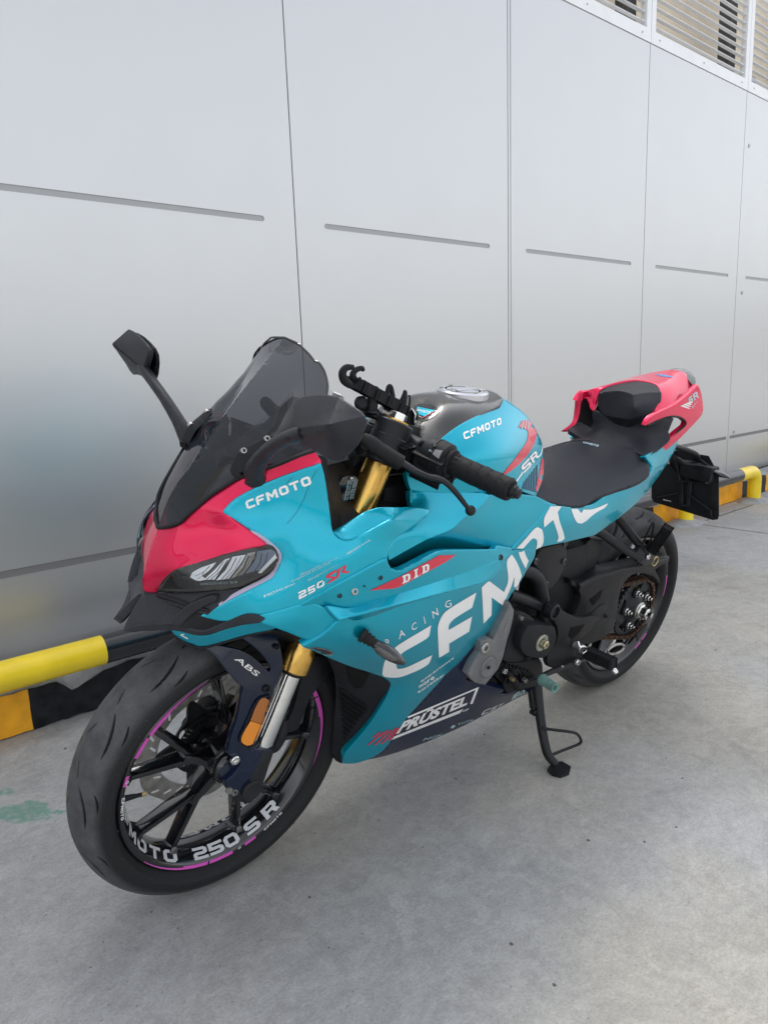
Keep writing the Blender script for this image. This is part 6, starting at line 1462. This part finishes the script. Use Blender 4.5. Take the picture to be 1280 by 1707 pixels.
bm = bmesh.new(); tube(bm, [A(1125, 762, -.10, 'x'), A(1140, 772, -.14, 'x'), A(1165, 776, -.19, 'x'), A(1170, 790, -.21, 'x')], [.010, .012, .012, .010], 12, 5, flat=.6); bobj('holder_arm', bm, M_BLK, root)
bm = bmesh.new(); tube(bm, [A(1160, 762, -.20, 'x'), A(1186, 781, -.205, 'x')], .004, 8, 0); bobj('lamp_bar', bm, M_BLKM, root)
bm = bmesh.new(); a, b = A(1168, 778, -.21, 'x'), A(1216, 797, -.21, 'x'); tube(bm, [a, a+(b-a)*.3, a+(b-a)*.75, b], [.011, .016, .013, .004], 14, 5, flat=.6); ri = bobj('indicator', bm, M_BLKG, root)
o = mirror_copy(ri)
bm = bmesh.new(); box(bm, A(1165, 785, -.21, 'x'), (.05, .10, .05), None, .008); bobj('holder_block', bm, M_BLK, root)

# ---------------------------------------------------------------- graphics
# big lettering down the side (traced glyphs)
SIDE = [T_BIG]; SB = [T_BIG, T_TAIL, T_MID]
def c4(L, o=(540, 880), s=4.0): return [(o[0]+p[0]/s, o[1]+p[1]/s, *p[2:]) for p in L]
def c5(L, o=(700, 840), s=5.818): return c4(L, o, s)
def c8(L, o=(860, 760), s=5.818): return c4(L, o, s)
decal('lettering', [c4([(712, 648, 'c'), (500, 775), (440, 830), (405, 885), (390, 945), (388, 975), (400, 990, 'c'), (440, 996), (500, 994), (560, 975), (640, 940), (690, 910), (702, 895), (720, 846, 'c'), (600, 905), (540, 930), (490, 938), (483, 925), (483, 890), (495, 862), (530, 825), (600, 785), (680, 738), (698, 720)])], SIDE, M_WHITE, big, sm=True)
decal('lettering', [c4([(1013, 430, 'c'), (870, 515), (800, 565), (770, 615), (757, 660), (758, 740), (765, 865, 'c'), (832, 825, 'c'), (832, 770, 'c'), (965, 690, 'c'), (985, 590, 'c'), (828, 680, 'c'), (828, 655), (845, 625), (880, 595), (985, 530, 'c')])], SIDE, M_WHITE, big, sm=True)
decal('lettering', [c5([(594, 810, 'c'), (640, 765), (668, 748, 'c'), (810, 855, 'c'), (850, 740), (838, 600), (838, 545, 'c'), (885, 490, 'c'), (920, 540), (960, 620), (983, 700, 'c'), (936, 810), (899, 885, 'c'), (908, 780), (912, 705, 'c'), (880, 800), (800, 985, 'c'), (690, 905, 'c'), (692, 1000), (688, 1080, 'c'), (612, 1160, 'c'), (605, 1000)])], SIDE, M_WHITE, big, sm=True)
decal('lettering', [c5([(948, 448, 'c'), (1008, 452, 'c'), (1022, 500), (1048, 550, 'c'), (1020, 626, 'c'), (985, 560), (960, 500)])], SB, M_WHITE, big, sm=True)
decal('lettering', [c8([(5, 895, 'c'), (100, 790), (160, 720), (205, 690), (245, 710), (262, 770), (262, 830), (245, 875), (185, 917, 'c'), (200, 860), (195, 810), (165, 795), (120, 835), (65, 898, 'c')])], SB, M_WHITE, tailp, sm=True)
decal('lettering', [c8([(343, 470, 'c'), (435, 492, 'c'), (400, 545, 'c'), (420, 640), (455, 740), (468, 800, 'c'), (440, 825, 'c'), (395, 832, 'c'), (408, 790), (390, 720), (355, 620, 'c'), (270, 692, 'c'), (265, 650), (270, 600), (305, 530)])], SB, M_WHITE, tailp, sm=True)
decal('lettering', [c8([(530, 514, 'c'), (595, 515, 'c'), (628, 556, 'c'), (650, 520, 'c'), (720, 520), (790, 500), (888, 458, 'c'), (860, 500), (780, 545), (720, 590), (670, 635), (625, 656), (590, 648), (570, 620), (545, 560)])], SB, M_WHITE, tailp, sm=True)
# RACING in thin capitals climbing along the first letters
def one(ch, tl, tr, br, bl, b=.0, tgt=SIDE, par=None, m=None): letters('lettering', sans(ch, b), [tl, tr, br, bl], tgt, m or M_WHITE, par or big, g=6)
def c4p(*p): return [(540+a/4, 880+b/4) for a, b in p]
for ch, q in (('R', ((405, 742), (438, 738), (440, 780), (412, 782))), ('A', ((496, 690), (528, 674), (540, 716), (498, 742))), ('C', ((580, 642), (612, 624), (618, 668), (586, 688))), ('I', ((661, 592), (665, 590), (676, 636), (671, 639))), ('N', ((717, 556), (750, 530), (762, 578), (726, 604))), ('G', ((803, 492), (842, 476), (850, 520), (808, 538)))):
    one(ch, *c4p(*q))
for txt, q in (('experience', ((640, 1018), (862, 856), (862, 874), (646, 1034))), ('more', ((630, 1052), (730, 984), (736, 1004), (634, 1068))), ('together', ((618, 1088), (800, 966), (800, 986), (628, 1108)))):
    letters('lettering', sans(txt, .02, 1.1), c4p(*q), SIDE, M_WHITE, big, g=8)
# slash marks by the belly nose
for (a, b) in (((611, 1242), (638, 1220)), ((622, 1242), (650, 1217)), ((634, 1240), (659, 1213)), ((620, 1229), (631, 1220)), ((629, 1229), (644, 1217)), ((646, 1234), (664, 1213))):
    decal('slash', [[a, (a[0]+4, a[1]-.6), (b[0]+4, b[1]-.6), b]], [T_BIG, T_BEL], M_RED, big)
# maker's plate on the belly pan
PB = [T_BEL, T_BIG]
letters('lettering', sans('PRÜSTEL', .045), [(676, 1198), (784, 1154), (777, 1175), (659, 1224)], PB, M_WHITE, belly, g=7)
decal('lettering_frame', [[(679, 1194), (798, 1144.5), (787, 1173), (783, 1173), (792, 1149.5), (680, 1197)]], PB, M_WHITE, belly)
decal('lettering_frame', [[(652, 1233), (657, 1227), (772, 1181), (766, 1188.5)]], PB, M_WHITE, belly)
letters('lettering', sans('GP', .02), [(770, 1184), (781, 1180), (781, 1183), (770, 1187)], PB, M_WHITE, belly)
letters('lettering', logo('CST'), [(806, 1184), (840, 1171), (834, 1178), (800, 1193)], PB, M_SILV, belly, g=7)
letters('lettering', sans('TOTAL', .01), [(762, 1206), (790, 1197), (790, 1200), (762, 1209.5)], PB, M_PALE, belly, g=8)
decal('lettering', [[(750, 1213), (753, 1209), (758, 1208), (758, 1211), (754, 1214)]], PB, M_PALE, belly)
letters('lettering', sans('NGK', .01), [(708, 1230), (738, 1222), (736, 1226), (704, 1235)], PB, M_PALE, belly, g=8)
loopm = [(852, 1166), (856, 1158), (866, 1151), (874, 1150), (874, 1155), (868, 1162), (858, 1169)]
decal('lettering_frame', [loopm, [(854, 1165.5), (858, 1159), (866, 1153), (872, 1152), (872, 1155), (866, 1161), (858, 1167)]], PB, M_PALE, belly)
letters('lettering', sans('evo', .02), [(856, 1160), (870, 1152.5), (869, 1157), (856, 1165)], PB, M_PALE, belly)
# brand lettering on the upper fairing and the model number
def cE(*p): return [(340+a/5.818, 740+b/5.818) for a, b in p]
def row(text, tl, tr, br, bl, trees, parent, m=None, ws=None, gap=.22, g=6):
    tot = 0; items = []
    for ch in text:
        w = {'I': .5, 'M': 1.25, '.': .2, ' ': .4}.get(ch, 1.0); items.append((ch, tot, w)); tot += w+gap
    tot -= gap; H = homog([tl, tr, br, bl])
    for ch, x, w in items:
        if ch == ' ': continue
        q = [H(x/tot, 1), H((x+w)/tot, 1), H((x+w)/tot, 0), H(x/tot, 0)]
        shp = ([(0, 0), (1, 0), (1, .2), (0, .2)], [(0, 1, 2, 3)]) if ch == '.' else fill2d(GL[ch])
        letters('lettering', ([p[:2] for p in shp[0]], shp[1]), q, trees, m or M_WHITE, parent, g=g)
row('CFMOTO', *cE((398, 556), (1018, 306), (1048, 388), (420, 636)), [T_UP], upper)
row('25', *[(360+a/5.818, 880+b/5.818) for a, b in ((798, 624), (955, 548), (965, 610), (805, 694))], [T_UP], upper)
row('0', *[(360+a/5.818, 880+b/5.818) for a, b in ((978, 528), (1048, 500), (1052, 560), (975, 592))], [T_UP], upper)
decal('lettering', [[(531, 977), (540, 966), (541, 967), (532, 978.5)]], [T_UP], M_TEAL, upper, off=.0012)
def cR(L, o=(540, 820), s=5.818): return [(o[0]+a/s, o[1]+b/s) for a, b in L]
decal('lettering', [cR([(118, 752), (40, 796), (18, 820), (22, 836), (85, 836), (40, 875), (22, 890), (50, 882), (110, 848), (122, 832), (112, 822), (60, 820), (60, 812), (118, 775)])], [T_UP], M_RED, upper)
decal('lettering', [cR([(130, 752), (210, 708), (216, 720), (208, 752), (198, 768), (248, 768), (242, 782), (180, 790), (175, 776), (165, 768), (190, 748), (196, 728), (158, 750), (140, 832), (118, 838)])], [T_UP], M_RED, upper)
letters('lettering', sans('MOTO SPORT', .0), [(440, 992), (492, 971.5), (492, 974), (441, 996)], [T_UP], M_WHITE, upper, g=8)
letters('lettering', sans('MICHELIN  by racing', 0), [(578, 922), (616, 898.5), (616, 902), (579, 926)], [T_UP], M_WHITE, upper, g=8)
for q, m in ((((484, 968), (550, 936), (550, 940), (486, 972)), M_PALE), (((512, 966), (562, 940), (562, 942), (514, 970)), M_PALE), (((500, 956), (562, 928), (562, 931), (500, 961)), M_PALE)):
    letters('lettering', sans('designed for the race track', 0), list(q), [T_UP], m, upper, g=10)
# cracks in the upper fairing
for L in ([(534, 773), (527, 785), (517, 805), (512, 818), (506, 833), (497, 850), (488, 862), (478, 874)], [(494, 787), (486, 797), (478, 806)]):
    P = [cast([T_UP, T_NOSE], u, v, .0002) for u, v in L]; P = [q for q in P if q is not None]
    bm = bmesh.new(); tube(bm, P, [.00035]*len(P), 5, 4); bobj('crack', bm, M_BLK, upper)
# red flash with chain maker's letters
MIDT = [T_MID]
decal('red_flash', [cR([(442, 955), (750, 812), (1110, 615), (1278, 610), (1180, 678), (740, 915), (680, 935)])], MIDT, M_RED, mid)
def midrow(txt, q, m=M_WHITE):
    letters('lettering', (lambda s: ([p[:2] for p in s[0]], s[1]))(fill2d(GL[txt])), cR(q), MIDT, m, mid, off=.0016)
midrow('D', ((752, 812), (830, 782), (832, 855), (754, 890)))
midrow('I', ((866, 755), (905, 738), (908, 818), (866, 838)))
midrow('D', ((942, 720), (1012, 690), (1014, 762), (944, 795)))
for q in (((842, 838), (850, 834), (850, 842), (842, 846)), ((918, 800), (926, 796), (926, 804), (918, 808))): decal('lettering', [cR(q)], MIDT, M_WHITE, mid, off=.0016)
for (u, v, m, r) in ((591, 986, M_STEEL, .0066), (566, 993, M_BLKG, .0042), (634, 963, M_BLKG, .0042), (834, 929, M_BLKG, .0066), (607, 977, M_BLKG, .0018)):
    q = cast(MIDT, u, v, 0)
    if q:
        bm = bmesh.new(); d = Vector((.05, .93, .36)).normalized()
        lathe(bm, q-d*.003, d, [(0, r), (.0045, r), (.0052, r*.85), (.0052, r*.5), (.002, r*.42)], 18); bobj('bolt', bm, m, mid)
# badge at the front fin of the side panel
decal('badge_edge', [[(514, 1080), (530, 1079), (549, 1083), (556, 1087), (554, 1092), (540, 1091), (522, 1086)]], SIDE, M_STEEL, big, sm=True)
decal('badge', [[(517, 1081), (530, 1080.5), (547, 1084.5), (553, 1088), (550, 1090), (538, 1089.5), (524, 1085.5)]], SIDE, M_BLKG, big, sm=True, off=.0012)
# tank graphics
def cT(L, o=(660, 620), s=4.923): return [(o[0]+p[0]/s, o[1]+p[1]/s, *p[2:]) for p in L]
TT = [T_TANK, T_TANK2]
row('CFMOTO', *cT([(545, 500), (858, 374), (862, 430), (560, 560)]), TT, tank)
decal('red_band', [cT([(1030, 400, 'c'), (1095, 395), (1130, 440), (1150, 500), (1140, 560), (1115, 620), (1060, 700), (980, 780), (920, 825), (862, 862, 'c'), (900, 800), (960, 730), (1010, 660), (1060, 590), (1080, 530), (1075, 480), (1050, 462, 'c'), (1000, 455, 'c')])], TT, M_RED, tank, sm=True)
for k in range(3): decal('band_line', [cT([(1040+k*20, 395+k*3), (1046+k*20, 395+k*3), (1030+k*26, 470), (1022+k*26, 470)])], TT, M_PALE, tank, off=.0014)
decal('red_band', [cT([(1192, 700, 'c'), (1205, 720), (1212, 800), (1200, 880), (1170, 950), (1150, 985, 'c'), (1140, 975, 'c'), (1160, 880), (1180, 790)])], TT, M_RED, tank, sm=True)
for k in range(6): decal('navy_bar', [cT([(1030+k*22, 958+k*6), (1044+k*22, 962+k*6), (1058+k*20, 870-k*26+20), (1048+k*20, 880-k*26+20)])], TT, M_NVY2, tank)
for ch, q in (('S', ((1016, 778), (1086, 702), (1108, 768), (1046, 830))), ('R', ((1090, 698), (1140, 644), (1168, 694), (1118, 750)))):
    letters('lettering', (lambda z: ([p[:2] for p in z[0]], z[1]))(fill2d(GL[ch])), cT(list(q)), TT, M_WHITE, tank, off=.0014)
decal('lettering', [cT([(1160, 700), (1185, 665), (1196, 610), (1200, 640), (1190, 678), (1168, 704)])], TT, M_WHITE, tank)
decal('lettering', [cT([(1034, 818), (1042, 824), (980, 915), (962, 930), (966, 915)])], TT, M_WHITE, tank)
# emblem recess on the carbon cover
decal('emblem_edge', [cT([(150, 290, 'c'), (180, 268), (300, 272), (345, 300), (355, 325), (320, 365), (250, 400), (200, 412, 'c'), (170, 360)])], [T_CARB], M_BLKG, carb, sm=True, off=.0012)
decal('emblem', [cT([(172, 290), (318, 320), (240, 370), (190, 355)])], [T_CARB], M_TEAL, carb, off=.002)
decal('emblem_line', [cT([(330, 318), (335, 322), (215, 388), (205, 384)])], [T_CARB], M_RED, carb, off=.002)
row('CFMOTO', *cT([(172, 304), (288, 326), (280, 346), (168, 322)]), [T_CARB], carb)
for o in carb.children:
    if o.name.startswith('lettering'):
        for v in o.data.vertices: v.co += (Vector(CB)-v.co).normalized()*.0025
# seat and tail
row('CFMOTO', *[(940+a/5.333, 600+b/5.333) for a, b in ((168, 726), (306, 758), (300, 774), (164, 740))], [T_SEAT], seat, M_PALE)
for k in range(4): decal('fin_bar', [[(1133+k*4.2, 677-k*2.2), (1137+k*4.2, 675-k*2.0), (1150+k*1.4, 681-k*6.0+k*2.5), (1146+k*1.4, 681-k*5.5+k*2.5)]], [T_FIN], M_WHITE, fin)
row('SR', (1146, 664), (1160, 652), (1164, 662), (1148, 674), [T_FIN], fin, M_PALE)
letters('lettering', sans('RACE', .0), [(1152, 678), (1160, 668), (1161, 670), (1154, 681)], [T_FIN], M_PALE, fin)
decal('cowl_flash', [[(940+a/5.333, 600+b/5.333) for a, b in ((805, 130), (860, 130), (965, 148), (960, 156), (880, 150))]], [T_HUMP], mat('blue_sticker', (.02, .28, .62), .3), hump)
